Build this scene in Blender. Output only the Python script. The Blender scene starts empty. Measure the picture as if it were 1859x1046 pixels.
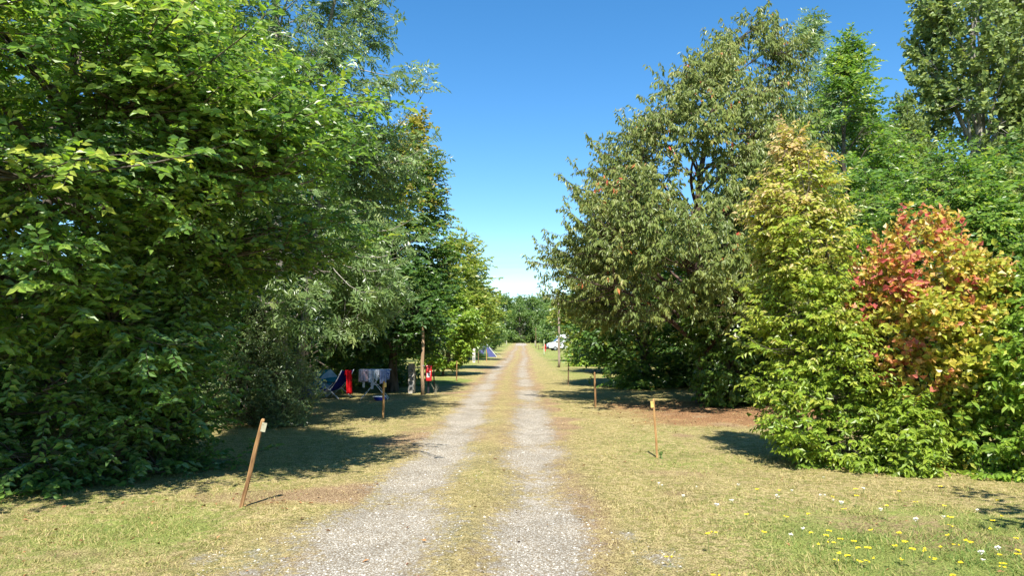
import bpy, math, random
import numpy as np
from mathutils import Matrix, Vector

# ------------------------------------------------------------------ camera, sky, sun
scene = bpy.context.scene
C = scene.collection
R = math.radians
CAM_H = 1.7
cam_data = bpy.data.cameras.new('camera')
cam_data.sensor_width = 36.0
cam_data.lens = 26.0
cam_data.clip_start = 0.05
cam_data.clip_end = 3000.0
cam = bpy.data.objects.new('camera', cam_data)
C.objects.link(cam)
cam.location = (0.0, 0.0, CAM_H)
cam.rotation_euler = (R(94.0), 0.0, 0.0)
scene.camera = cam

SUN_EL, SUN_AZ = 55.0, 181.0          # azimuth clockwise from +Y: the sun stands behind the camera
world = bpy.data.worlds.new('World')
scene.world = world
world.use_nodes = True
wn, wl = world.node_tree.nodes, world.node_tree.links
wn.clear()
w_out = wn.new('ShaderNodeOutputWorld')
w_bg = wn.new('ShaderNodeBackground')
w_bg.inputs['Strength'].default_value = 0.084
w_sky = wn.new('ShaderNodeTexSky')
w_sky.sky_type = 'NISHITA'
w_sky.sun_disc = False
w_sky.sun_elevation = R(SUN_EL)
w_sky.sun_rotation = R(SUN_AZ)
w_sky.altitude = 50
w_sky.air_density = 0.92
w_sky.dust_density = 0.0
w_sky.ozone_density = 2.2
w_hsv = wn.new('ShaderNodeHueSaturation')
w_hsv.inputs['Hue'].default_value = 0.497
w_hsv.inputs['Saturation'].default_value = 1.31
w_hsv.inputs['Value'].default_value = 1.14
wl.new(w_sky.outputs[0], w_hsv.inputs['Color'])
# thin white cloud streaks lying low all round the horizon
w_tc = wn.new('ShaderNodeTexCoord')
w_sep = wn.new('ShaderNodeSeparateXYZ')
wl.new(w_tc.outputs['Generated'], w_sep.inputs[0])
w_map = wn.new('ShaderNodeMapping')
w_map.inputs['Scale'].default_value = (3.0, 3.0, 34.0)
wl.new(w_tc.outputs['Generated'], w_map.inputs['Vector'])
w_noise = wn.new('ShaderNodeTexNoise')
w_noise.inputs['Scale'].default_value = 1.3
w_noise.inputs['Detail'].default_value = 6.0
w_noise.inputs['Roughness'].default_value = 0.55
wl.new(w_map.outputs[0], w_noise.inputs['Vector'])
w_ramp = wn.new('ShaderNodeMapRange')
w_ramp.inputs['From Min'].default_value = 0.46
w_ramp.inputs['From Max'].default_value = 0.66
wl.new(w_noise.outputs['Fac'], w_ramp.inputs['Value'])
w_band = wn.new('ShaderNodeMapRange')
w_band.interpolation_type = 'SMOOTHSTEP'
w_band.inputs['From Min'].default_value = 0.155
w_band.inputs['From Max'].default_value = 0.085
wl.new(w_sep.outputs['Z'], w_band.inputs['Value'])
w_mul = wn.new('ShaderNodeMath')
w_mul.operation = 'MULTIPLY'
wl.new(w_ramp.outputs[0], w_mul.inputs[0])
wl.new(w_band.outputs[0], w_mul.inputs[1])
w_mix = wn.new('ShaderNodeMix')
w_mix.data_type = 'RGBA'
w_mix.inputs['B'].default_value = (3.1, 4.4, 5.9, 1)
wl.new(w_mul.outputs[0], w_mix.inputs['Factor'])
wl.new(w_hsv.outputs[0], w_mix.inputs['A'])
wl.new(w_mix.outputs['Result'], w_bg.inputs['Color'])
wl.new(w_bg.outputs[0], w_out.inputs['Surface'])

sun_data = bpy.data.lights.new('sun', 'SUN')
sun_data.energy = 5.0
sun_data.angle = R(0.53)
sun_data.color = (1.0, 0.955, 0.87)
sun = bpy.data.objects.new('sun', sun_data)
C.objects.link(sun)
_az, _el = R(SUN_AZ), R(SUN_EL)
_dir = Vector((math.sin(_az) * math.cos(_el), math.cos(_az) * math.cos(_el), math.sin(_el)))
sun.rotation_euler = _dir.to_track_quat('Z', 'Y').to_euler()
sun.location = (0, -20, 30)

scene.view_settings.view_transform = 'Standard'
scene.view_settings.look = 'None'
scene.view_settings.exposure = 1.2
scene.view_settings.gamma = 1.0
scene.view_settings.use_curve_mapping = False
scene.render.engine = 'CYCLES'
scene.cycles.use_denoising = True
scene.cycles.max_bounces = 8
scene.cycles.diffuse_bounces = 3
scene.cycles.glossy_bounces = 2
scene.cycles.transmission_bounces = 4
scene.cycles.transparent_max_bounces = 4

# ------------------------------------------------------------------ helpers
def nrm(v):
    return v / np.maximum(np.linalg.norm(v, axis=-1, keepdims=True), 1e-9)


def vnoise(x, y, scale, seed):
    """smooth value noise 0..1 on a lattice of the given cell size"""
    x = np.asarray(x) / scale + seed * 17.31
    y = np.asarray(y) / scale - seed * 9.77
    xi, yi = np.floor(x), np.floor(y)
    fx, fy = x - xi, y - yi
    fx, fy = fx * fx * (3 - 2 * fx), fy * fy * (3 - 2 * fy)

    def h(a, b):
        s = np.sin(a * 127.1 + b * 311.7 + seed * 74.7) * 43758.5453
        return s - np.floor(s)
    return (h(xi, yi) * (1 - fx) + h(xi + 1, yi) * fx) * (1 - fy) + (h(xi, yi + 1) * (1 - fx) + h(xi + 1, yi + 1) * fx) * fy


def fbm(x, y, scale, seed, octaves=3):
    t, a, n = 0.0, 1.0, 0.0
    for o in range(octaves):
        t = t + a * vnoise(x, y, scale / 2 ** o, seed + o * 3)
        n += a
        a *= 0.5
    return t / n


def sstep(a, b, v):
    t = np.clip((v - a) / (b - a), 0, 1)
    return t * t * (3 - 2 * t)


def mesh_np(name, verts, faces, attrs=None, smooth=False, mats=(), mat_index=None):
    """verts (n,3); faces = list of int arrays (m,k), one array for each k"""
    me = bpy.data.meshes.new(name)
    verts = np.ascontiguousarray(verts, dtype=np.float32)
    if not isinstance(faces, (list, tuple)):
        faces = [faces]
    faces = [np.asarray(f, dtype=np.int32) for f in faces if len(f)]
    me.vertices.add(len(verts))
    me.vertices.foreach_set('co', verts.ravel())
    loops = np.concatenate([f.ravel() for f in faces])
    sizes = np.concatenate([np.full(len(f), f.shape[1], dtype=np.int32) for f in faces])
    me.loops.add(len(loops))
    me.loops.foreach_set('vertex_index', loops)
    me.polygons.add(len(sizes))
    starts = np.zeros(len(sizes), dtype=np.int32)
    starts[1:] = np.cumsum(sizes)[:-1]
    me.polygons.foreach_set('loop_start', starts)
    me.polygons.foreach_set('use_smooth', np.full(len(sizes), smooth, dtype=bool))
    if mat_index is not None:
        me.polygons.foreach_set('material_index', np.asarray(mat_index, dtype=np.int32))
    for k, v in (attrs or {}).items():
        a = me.attributes.new(k, 'FLOAT', 'POINT')
        a.data.foreach_set('value', np.ascontiguousarray(v, dtype=np.float32))
    for m in mats:
        me.materials.append(m)
    me.update(calc_edges=True)
    return me


def link(name, me, parent=None, loc=None):
    o = bpy.data.objects.new(name, me)
    C.objects.link(o)
    if parent is not None:
        o.parent = parent
    if loc is not None:
        o.location = loc
    return o


def tag(o, label=None, cat=None, group=None, kind=None):
    if label:
        o['label'] = label
    if cat:
        o['category'] = cat
    if group:
        o['group'] = group
    if kind:
        o['kind'] = kind
    return o


def thing(name, label, cat, loc=(0, 0, 0), rz=0.0, group=None):
    o = link(name, None, None, loc)
    o.rotation_euler = (0, 0, rz)
    return tag(o, label, cat, group)


class MB:
    """collects simple shapes into one mesh"""
    def __init__(self):
        self.v, self.f = [], []

    def add(self, vs, fs, M=None):
        n = len(self.v)
        for p in vs:
            p = Vector(p)
            self.v.append(tuple(M @ p) if M is not None else tuple(p))
        self.f += [tuple(i + n for i in f) for f in fs]
        return self

    def box(self, a, b, M=None, bev=0.0):
        (x0, y0, z0), (x1, y1, z1) = a, b
        if bev <= 0:
            vs = [(x0, y0, z0), (x1, y0, z0), (x1, y1, z0), (x0, y1, z0), (x0, y0, z1), (x1, y0, z1), (x1, y1, z1), (x0, y1, z1)]
            return self.add(vs, [(0, 3, 2, 1), (4, 5, 6, 7), (0, 1, 5, 4), (1, 2, 6, 5), (2, 3, 7, 6), (3, 0, 4, 7)], M)
        out = [(x0 + bev, y0), (x1 - bev, y0), (x1, y0 + bev), (x1, y1 - bev), (x1 - bev, y1), (x0 + bev, y1), (x0, y1 - bev), (x0, y0 + bev)]
        ins = [(x0 + bev, y0 + bev), (x1 - bev, y0 + bev), (x1 - bev, y0 + bev), (x1 - bev, y1 - bev), (x1 - bev, y1 - bev), (x0 + bev, y1 - bev), (x0 + bev, y1 - bev), (x0 + bev, y0 + bev)]
        k = .5
        mid = [((o[0] + (i[0] - o[0]) * k), (o[1] + (i[1] - o[1]) * k)) for o, i in zip(out, ins)]
        vs = [(p[0], p[1], z0) for p in mid] + [(p[0], p[1], z0 + bev) for p in out] + [(p[0], p[1], z1 - bev) for p in out] + [(p[0], p[1], z1) for p in mid]
        fs = [tuple(range(7, -1, -1)), tuple(range(24, 32))]
        for r in range(3):
            for i in range(8):
                j = (i + 1) % 8
                fs.append((r * 8 + i, r * 8 + j, r * 8 + 8 + j, r * 8 + 8 + i))
        return self.add(vs, fs, M)

    def tube(self, pts, rad, n=8, M=None, cap=True):
        pts = [Vector(p) for p in pts]
        if not isinstance(rad, (list, tuple)):
            rad = [rad] * len(pts)
        vs, fs = [], []
        for i, p in enumerate(pts):
            t = (pts[min(i + 1, len(pts) - 1)] - pts[max(i - 1, 0)]).normalized()
            ref = Vector((0, 0, 1)) if abs(t.z) < 0.9 else Vector((1, 0, 0))
            a = t.cross(ref).normalized()
            b = t.cross(a)
            for k in range(n):
                an = 2 * math.pi * (k + .5) / n
                vs.append(p + rad[i] * (math.cos(an) * a + math.sin(an) * b))
        for i in range(len(pts) - 1):
            for k in range(n):
                k2 = (k + 1) % n
                fs.append((i * n + k, i * n + k2, i * n + n + k2, i * n + n + k))
        if cap:
            fs.append(tuple(range(n - 1, -1, -1)))
            fs.append(tuple(range((len(pts) - 1) * n, len(pts) * n)))
        return self.add(vs, fs, M)

    def lathe(self, prof, n=12, M=None):
        vs, fs = [], []
        for r, z in prof:
            for k in range(n):
                an = 2 * math.pi * k / n
                vs.append((r * math.cos(an), r * math.sin(an), z))
        for i in range(len(prof) - 1):
            for k in range(n):
                k2 = (k + 1) % n
                fs.append((i * n + k, i * n + k2, i * n + n + k2, i * n + n + k))
        fs.append(tuple(range(n - 1, -1, -1)))
        fs.append(tuple(range((len(prof) - 1) * n, len(prof) * n)))
        return self.add(vs, fs, M)

    def grid(self, fn, nu, nv, M=None):
        vs = [fn(i / nu, j / nv) for j in range(nv + 1) for i in range(nu + 1)]
        fs = [(j * (nu + 1) + i, j * (nu + 1) + i + 1, (j + 1) * (nu + 1) + i + 1, (j + 1) * (nu + 1) + i) for j in range(nv) for i in range(nu)]
        return self.add(vs, fs, M)

    def build(self, name, mat, parent=None, loc=None, smooth=False, solid=0.0):
        me = bpy.data.meshes.new(name)
        me.from_pydata(self.v, [], self.f)
        me.materials.append(mat)
        if smooth:
            me.polygons.foreach_set('use_smooth', [True] * len(me.polygons))
        me.update()
        o = link(name, me, parent, loc)
        if solid:
            m = o.modifiers.new('thickness', 'SOLIDIFY')
            m.thickness = solid
            m.offset = 0
        return o


# ------------------------------------------------------------------ materials
def mat_new(name):
    m = bpy.data.materials.new(name)
    m.use_nodes = True
    nt = m.node_tree
    nt.nodes.clear()
    out = nt.nodes.new('ShaderNodeOutputMaterial')
    return m, nt, out


def ramp_node(nt, stops, interp='LINEAR'):
    r = nt.nodes.new('ShaderNodeValToRGB')
    r.color_ramp.interpolation = interp
    el = r.color_ramp.elements
    while len(el) < len(stops):
        el.new(0.5)
    for e, (p, c) in zip(el, stops):
        e.position = p
        e.color = (c[0], c[1], c[2], 1)
    return r


def leaf_mat(name, stops, trans=0.42, rough=0.38, spec=0.6, tcol=(1.5, 1.65, 0.7)):
    m, nt, out = mat_new(name)
    N, L = nt.nodes, nt.links
    at = N.new('ShaderNodeAttribute')
    at.attribute_name = 'tint'
    rp = ramp_node(nt, stops)
    L.new(at.outputs['Fac'], rp.inputs[0])
    tc = N.new('ShaderNodeTexCoord')
    nz = N.new('ShaderNodeTexNoise')
    nz.inputs['Scale'].default_value = 9.0
    nz.inputs['Detail'].default_value = 2.0
    L.new(tc.outputs['Object'], nz.inputs['Vector'])
    mr = N.new('ShaderNodeMapRange')
    mr.inputs['From Min'].default_value = 0.3
    mr.inputs['From Max'].default_value = 0.7
    mr.inputs['To Min'].default_value = 0.75
    mr.inputs['To Max'].default_value = 1.25
    L.new(nz.outputs['Fac'], mr.inputs['Value'])
    sc = N.new('ShaderNodeVectorMath')
    sc.operation = 'SCALE'
    L.new(rp.outputs[0], sc.inputs[0])
    L.new(mr.outputs[0], sc.inputs['Scale'])
    p = N.new('ShaderNodeBsdfPrincipled')
    p.inputs['Roughness'].default_value = rough
    p.inputs['Specular IOR Level'].default_value = spec
    L.new(sc.outputs[0], p.inputs['Base Color'])
    tr = N.new('ShaderNodeBsdfTranslucent')
    tm = N.new('ShaderNodeVectorMath')
    tm.operation = 'MULTIPLY'
    tm.inputs[1].default_value = tcol
    L.new(sc.outputs[0], tm.inputs[0])
    L.new(tm.outputs[0], tr.inputs['Color'])
    mx = N.new('ShaderNodeMixShader')
    mx.inputs[0].default_value = trans
    L.new(p.outputs[0], mx.inputs[1])
    L.new(tr.outputs[0], mx.inputs[2])
    L.new(mx.outputs[0], out.inputs['Surface'])
    return m


def noise_mat(name, c0, c1, scale=8.0, rough=0.8, stretch=(1, 1, 1), bump=0.0, spec=0.3, detail=5.0, metallic=0.0, lo=0.35, hi=0.65):
    m, nt, out = mat_new(name)
    N, L = nt.nodes, nt.links
    tc = N.new('ShaderNodeTexCoord')
    mp = N.new('ShaderNodeMapping')
    mp.inputs['Scale'].default_value = stretch
    L.new(tc.outputs['Object'], mp.inputs['Vector'])
    nz = N.new('ShaderNodeTexNoise')
    nz.inputs['Scale'].default_value = scale
    nz.inputs['Detail'].default_value = detail
    L.new(mp.outputs[0], nz.inputs['Vector'])
    rp = ramp_node(nt, [(lo, c0), (hi, c1)])
    L.new(nz.outputs['Fac'], rp.inputs[0])
    p = N.new('ShaderNodeBsdfPrincipled')
    p.inputs['Roughness'].default_value = rough
    p.inputs['Specular IOR Level'].default_value = spec
    p.inputs['Metallic'].default_value = metallic
    L.new(rp.outputs[0], p.inputs['Base Color'])
    if bump:
        b = N.new('ShaderNodeBump')
        b.inputs['Strength'].default_value = bump
        b.inputs['Distance'].default_value = 0.01
        L.new(nz.outputs['Fac'], b.inputs['Height'])
        L.new(b.outputs[0], p.inputs['Normal'])
    L.new(p.outputs[0], out.inputs['Surface'])
    return m


def cloth_mat(name, c0, c1, scale=14.0, trans=0.25):
    m, nt, out = mat_new(name)
    N, L = nt.nodes, nt.links
    tc = N.new('ShaderNodeTexCoord')
    nz = N.new('ShaderNodeTexNoise')
    nz.inputs['Scale'].default_value = scale
    L.new(tc.outputs['Object'], nz.inputs['Vector'])
    rp = ramp_node(nt, [(0.4, c0), (0.6, c1)])
    L.new(nz.outputs['Fac'], rp.inputs[0])
    d = N.new('ShaderNodeBsdfDiffuse')
    t = N.new('ShaderNodeBsdfTranslucent')
    L.new(rp.outputs[0], d.inputs['Color'])
    L.new(rp.outputs[0], t.inputs['Color'])
    mx = N.new('ShaderNodeMixShader')
    mx.inputs[0].default_value = trans
    L.new(d.outputs[0], mx.inputs[1])
    L.new(t.outputs[0], mx.inputs[2])
    L.new(mx.outputs[0], out.inputs['Surface'])
    return m


def ground_mat():
    """one earth material for ground and track: the vertex layers say what grows or lies where"""
    m, nt, out = mat_new('earth')
    N, L = nt.nodes, nt.links
    tc = N.new('ShaderNodeTexCoord')

    def attr(n):
        a = N.new('ShaderNodeAttribute')
        a.attribute_name = n
        return a.outputs['Fac']

    def noise(scale, detail=4.0, rough=0.6, stretch=None):
        nz = N.new('ShaderNodeTexNoise')
        nz.inputs['Scale'].default_value = scale
        nz.inputs['Detail'].default_value = detail
        nz.inputs['Roughness'].default_value = rough
        L.new(tc.outputs['Object'], nz.inputs['Vector'])
        return nz.outputs['Fac']

    def mrange(src, a, b, c=0.0, d=1.0):
        r = N.new('ShaderNodeMapRange')
        r.interpolation_type = 'SMOOTHSTEP'
        for k, v in (('From Min', a), ('From Max', b), ('To Min', c), ('To Max', d)):
            r.inputs[k].default_value = v
        L.new(src, r.inputs['Value'])
        return r.outputs[0]

    def math_(op, a, b):
        r = N.new('ShaderNodeMath')
        r.operation = op
        for i, s in enumerate((a, b)):
            if isinstance(s, (int, float)):
                r.inputs[i].default_value = s
            else:
                L.new(s, r.inputs[i])
        return r.outputs[0]

    def mix(fac, a, b):
        r = N.new('ShaderNodeMix')
        r.data_type = 'RGBA'
        L.new(fac, r.inputs['Factor'])
        for k, s in (('A', a), ('B', b)):
            if isinstance(s, tuple):
                r.inputs[k].default_value = (*s, 1)
            else:
                L.new(s, r.inputs[k])
        return r.outputs['Result']

    fine, mid, big = noise(70, 5, 0.7), noise(11, 5, 0.65), noise(1.7, 4, 0.6)
    straw = mix(mrange(fine, 0.40, 0.60), (0.124, 0.090, 0.034), (0.480, 0.392, 0.188))
    khaki = mix(mrange(fine, 0.40, 0.60), (0.068, 0.068, 0.018), (0.296, 0.268, 0.084))
    dry = mix(mrange(mid, 0.40, 0.62), straw, khaki)
    green = mix(mrange(fine, 0.38, 0.62), (0.060, 0.082, 0.014), (0.270, 0.300, 0.078))
    gfac = mrange(math_('ADD', attr('green'), math_('MULTIPLY', math_('SUBTRACT', mid, 0.5), 0.9)), 0.32, 0.72)
    col = mix(gfac, dry, green)
    litter = mix(mrange(noise(45, 4, 0.7), 0.40, 0.62), (0.088, 0.040, 0.018), (0.368, 0.208, 0.100))
    lfac = mrange(math_('ADD', attr('litter'), math_('MULTIPLY', math_('SUBTRACT', mid, 0.5), 0.8)), 0.30, 0.72)
    col = mix(lfac, col, litter)
    dirt = mix(mrange(fine, 0.40, 0.60), (0.104, 0.060, 0.029), (0.376, 0.268, 0.152))
    dfac = mrange(math_('ADD', attr('dirt'), math_('MULTIPLY', math_('SUBTRACT', mid, 0.5), 1.0)), 0.30, 0.78)
    col = mix(dfac, col, dirt)
    vor = N.new('ShaderNodeTexVoronoi')
    vor.inputs['Scale'].default_value = 62.0
    L.new(tc.outputs['Object'], vor.inputs['Vector'])
    sep = N.new('ShaderNodeSeparateColor')
    L.new(vor.outputs['Color'], sep.inputs[0])
    stone = mix(sep.outputs[0], (0.232, 0.212, 0.176), (0.544, 0.508, 0.440))
    stone = mix(mrange(vor.outputs['Distance'], 0.35, 0.62), stone, (0.208, 0.168, 0.116))
    sfac = mrange(math_('ADD', attr('gravel'), math_('ADD', math_('MULTIPLY', math_('SUBTRACT', mid, 0.5), 1.5), math_('MULTIPLY', math_('SUBTRACT', fine, 0.5), 1.1))), 0.26, 0.70)
    col = mix(sfac, col, stone)
    tone = mrange(big, 0.32, 0.68, 0.95, 1.22)
    sc = N.new('ShaderNodeVectorMath')
    sc.operation = 'SCALE'
    L.new(col, sc.inputs[0])
    L.new(tone, sc.inputs['Scale'])
    p = N.new('ShaderNodeBsdfPrincipled')
    p.inputs['Roughness'].default_value = 0.95
    p.inputs['Specular IOR Level'].default_value = 0.15
    L.new(sc.outputs[0], p.inputs['Base Color'])
    b = N.new('ShaderNodeBump')
    b.inputs['Strength'].default_value = 1.0
    b.inputs['Distance'].default_value = 0.03
    L.new(math_('ADD', math_('MULTIPLY', fine, 0.7), math_('MULTIPLY', mid, 0.6)), b.inputs['Height'])
    L.new(b.outputs[0], p.inputs['Normal'])
    L.new(p.outputs[0], out.inputs['Surface'])
    return m


M_EARTH = ground_mat()
BARK = noise_mat('bark', (0.035, 0.028, 0.02), (0.15, 0.125, 0.095), 9, 0.9, (1, 1, 0.25), 0.8)
BARK_PALE = noise_mat('pale_bark', (0.16, 0.14, 0.11), (0.44, 0.41, 0.35), 6, 0.85, (1, 1, 0.35), 0.6)
BARK_RED = noise_mat('reddish_bark', (0.035, 0.022, 0.017), (0.13, 0.085, 0.065), 9, 0.8, (0.5, 0.5, 2.0), 0.5)
LF = {
    'hornbeam': leaf_mat('hornbeam_leaf', [(0.0, (0.060, 0.132, 0.030)), (0.45, (0.112, 0.212, 0.040)), (0.75, (0.205, 0.310, 0.046)), (1.0, (0.40, 0.43, 0.07))]),
    'beech': leaf_mat('dark_hornbeam_leaf', [(0.0, (0.048, 0.108, 0.028)), (0.55, (0.092, 0.180, 0.038)), (0.82, (0.185, 0.265, 0.045)), (1.0, (0.33, 0.27, 0.05))]),
    'ash': leaf_mat('ash_leaf', [(0.0, (0.092, 0.150, 0.050)), (0.5, (0.145, 0.222, 0.070)), (0.9, (0.215, 0.295, 0.095)), (1.0, (0.28, 0.33, 0.11))], 0.38, 0.36, 0.6, (1.7, 1.7, 0.9)),
    'privet': leaf_mat('privet_leaf', [(0.0, (0.085, 0.140, 0.050)), (0.6, (0.150, 0.225, 0.085)), (1.0, (0.29, 0.33, 0.13))], 0.32, 0.34, 0.7, (1.6, 1.6, 0.9)),
    'cherry': leaf_mat('cherry_leaf', [(0.0, (0.105, 0.155, 0.040)), (0.5, (0.182, 0.232, 0.060)), (0.86, (0.265, 0.290, 0.080)), (0.92, (0.30, 0.25, 0.08)), (0.945, (0.55, 0.20, 0.07)), (1.0, (0.58, 0.11, 0.07))], 0.36, 0.44, 0.4, (1.7, 1.55, 0.9)),
    'cornel': leaf_mat('cornel_leaf', [(0.0, (0.150, 0.250, 0.026)), (0.45, (0.265, 0.350, 0.036)), (0.78, (0.40, 0.41, 0.065)), (1.0, (0.55, 0.42, 0.22))], 0.40, 0.42, 0.5, (1.6, 1.5, 0.8)),
    'viburnum': leaf_mat('viburnum_leaf', [(0.0, (0.170, 0.270, 0.030)), (0.42, (0.340, 0.380, 0.045)), (0.62, (0.52, 0.42, 0.075)), (0.74, (0.58, 0.27, 0.13)), (0.84, (0.52, 0.155, 0.12)), (1.0, (0.42, 0.07, 0.08))], 0.38, 0.40, 0.5, (1.5, 1.35, 0.9)),
    'dogwood': leaf_mat('dogwood_leaf', [(0.0, (0.105, 0.205, 0.024)), (0.5, (0.185, 0.300, 0.034)), (0.9, (0.29, 0.38, 0.05)), (1.0, (0.42, 0.40, 0.08))], 0.40, 0.40, 0.5, (1.6, 1.5, 0.8)),
    'hazel': leaf_mat('hazel_leaf', [(0.0, (0.060, 0.120, 0.024)), (0.6, (0.105, 0.185, 0.032)), (1.0, (0.20, 0.28, 0.045))]),
    'poplar': leaf_mat('poplar_leaf', [(0.0, (0.110, 0.170, 0.055)), (0.5, (0.190, 0.262, 0.080)), (0.93, (0.29, 0.345, 0.11)), (1.0, (0.42, 0.36, 0.12))], 0.36, 0.46, 0.4, (1.6, 1.5, 0.9)),
    'autumn': leaf_mat('turning_leaf', [(0.0, (0.120, 0.190, 0.038)), (0.5, (0.220, 0.285, 0.050)), (0.85, (0.36, 0.34, 0.075)), (1.0, (0.44, 0.25, 0.09))]),
    'far': leaf_mat('far_leaf', [(0.0, (0.085, 0.150, 0.046)), (0.5, (0.135, 0.215, 0.058)), (1.0, (0.215, 0.285, 0.08))]),
}

# ------------------------------------------------------------------ ground and track
def track_x(y):
    """centre line of the track, metres"""
    return -0.58 + (np.asarray(y, dtype=float) - 5.0) / 66.0 + 0.12 * np.sin(np.asarray(y) * 0.11)


def ground_h(x, y):
    x, y = np.asarray(x, dtype=float), np.asarray(y, dtype=float)
    near = 1 - sstep(60, 140, y)
    h = (fbm(x, y, 2.6, 3, 3) - 0.5) * 0.085 * near + (fbm(x, y, 11, 5, 2) - 0.5) * 0.14 * near
    d = x - track_x(y)
    rut = np.exp(-((np.abs(d) - 0.70) / 0.32) ** 2)
    flat = np.exp(-(d / 1.7) ** 4)
    h = h * (1 - 0.72 * flat) - 0.028 * rut * near + 0.018 * np.exp(-(d / 0.30) ** 2) * near
    h = h + 0.55 * sstep(95, 230, y) * (1 - sstep(230, 400, y))
    return h


def gh(x, y):
    return float(ground_h(np.array([x]), np.array([y]))[0])


def ground_layers(x, y):
    x, y = np.asarray(x, dtype=float), np.asarray(y, dtype=float)
    d = x - track_x(y)
    wob = (fbm(x, y, 0.9, 11, 3) - 0.5)
    wl_ = 0.47 + 0.22 * (1 - sstep(4, 11, y))
    left = np.exp(-(np.abs(d + 0.70 + 0.10 * (1 - sstep(5, 9, y))) / (wl_ + 0.5 * wob)) ** 1.9)
    right = np.exp(-(np.abs(d - 0.72) / (0.42 + 0.4 * wob)) ** 1.9)
    keep = sstep(0.22, 0.56, fbm(x, y, 1.1, 21, 4))
    far_fade = 1 - 0.30 * sstep(14, 34, y) - 0.15 * sstep(35, 90, y)
    gravel = np.clip(np.maximum(left, right) * (0.52 + 0.48 * keep), 0, 1) * far_fade
    # a few bare stony patches in the verge
    for px, py, pr in ((-1.95, 5.55, 0.28), (-2.45, 6.0, 0.16), (1.15, 5.9, 0.22), (-1.6, 6.9, 0.2), (1.0, 6.6, 0.14), (-0.55, 7.0, 0.2)):
        gravel = np.maximum(gravel, 0.55 * np.exp(-(((x - px) / pr) ** 2 + ((y - py) / (pr * 1.5)) ** 2)))
    gravel = np.maximum(gravel, 0.9 * sstep(150, 185, y) * np.exp(-(d / 1.6) ** 4) * (1 - sstep(225, 240, y)))
    dirt = np.exp(-((np.abs(d) - 0.6) / 0.9) ** 4) * (0.24 + 0.5 * fbm(x, y, 1.1, 31, 3))
    dirt = dirt + 0.18 * sstep(12, 28, y) * np.exp(-((np.abs(d) - 0.75) / 0.6) ** 4)
    dirt = dirt + 0.5 * np.exp(-(((x - 2.6) / 2.2) ** 2 + ((y - 14.5) / 2.6) ** 2)) * fbm(x, y, 0.9, 35, 3) + 0.4 * np.exp(-((d + 1.6) / 0.5) ** 2) * sstep(0.45, 0.7, fbm(x, y, 1.0, 36, 3))
    dirt = dirt + 0.25 * np.exp(-((d - 1.25) / 0.35) ** 2) * sstep(0.4, 0.7, fbm(x, y, 0.8, 33, 2))
    dirt = dirt + 0.55 * sstep(0.60, 0.78, fbm(x, y, 1.3, 37, 3)) * (np.abs(d) > 1.2)
    litter = 0.95 * np.exp(-(((x - 5.2) / 3.4) ** 4 + ((y - 18.0) / 3.3) ** 4)) * (0.55 + 0.6 * fbm(x, y, 1.2, 41, 2))
    litter = litter + 0.5 * np.exp(-(((x + 2.6) / 0.7) ** 2 + ((y - 8.0) / 0.5) ** 2)) + 0.6 * np.exp(-(((x + 4.5) / 2.2) ** 2 + ((y - 58) / 6) ** 2))
    litter = litter + 0.75 * np.exp(-(((x - 5.0) / 2.0) ** 2 + ((y - 40) / 3) ** 2)) + 0.45 * sstep(-4.5, -6.5, x) * (y < 30) * (y > 7)
    green = 0.22 + 0.55 * (fbm(x, y, 2.2, 51, 3) - 0.35)
    green = green + 0.85 * np.exp(-(((x - 3.9) / 2.3) ** 2 + ((y - 6.0) / 1.7) ** 2)) + 0.25 * np.exp(-(((x - 2.0) / 1.6) ** 2 + ((y - 11.0) / 2.0) ** 2))
    green = green + 0.34 * np.exp(-(((x + 3.2) / 1.2) ** 2 + ((y - 6.9) / 0.8) ** 2)) + 0.10 * np.exp(-((d) / 0.28) ** 2) * (1 - sstep(10, 16, y))
    green = green + 1.3 * np.exp(-(((x + 2.5) / 0.9) ** 2 + ((y - 30.5) / 2.6) ** 2)) + 0.12 * sstep(30, 60, y) + 0.22 * sstep(1.2, 3.2, np.abs(d)) * sstep(22, 30, y)
    green = green - 0.5 * np.exp(-((np.abs(d) - 1.1) / 0.95) ** 2)
    return {'gravel': gravel, 'dirt': np.clip(dirt, 0, 1), 'litter': np.clip(litter, 0, 1), 'green': np.clip(green, 0, 1)}


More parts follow.
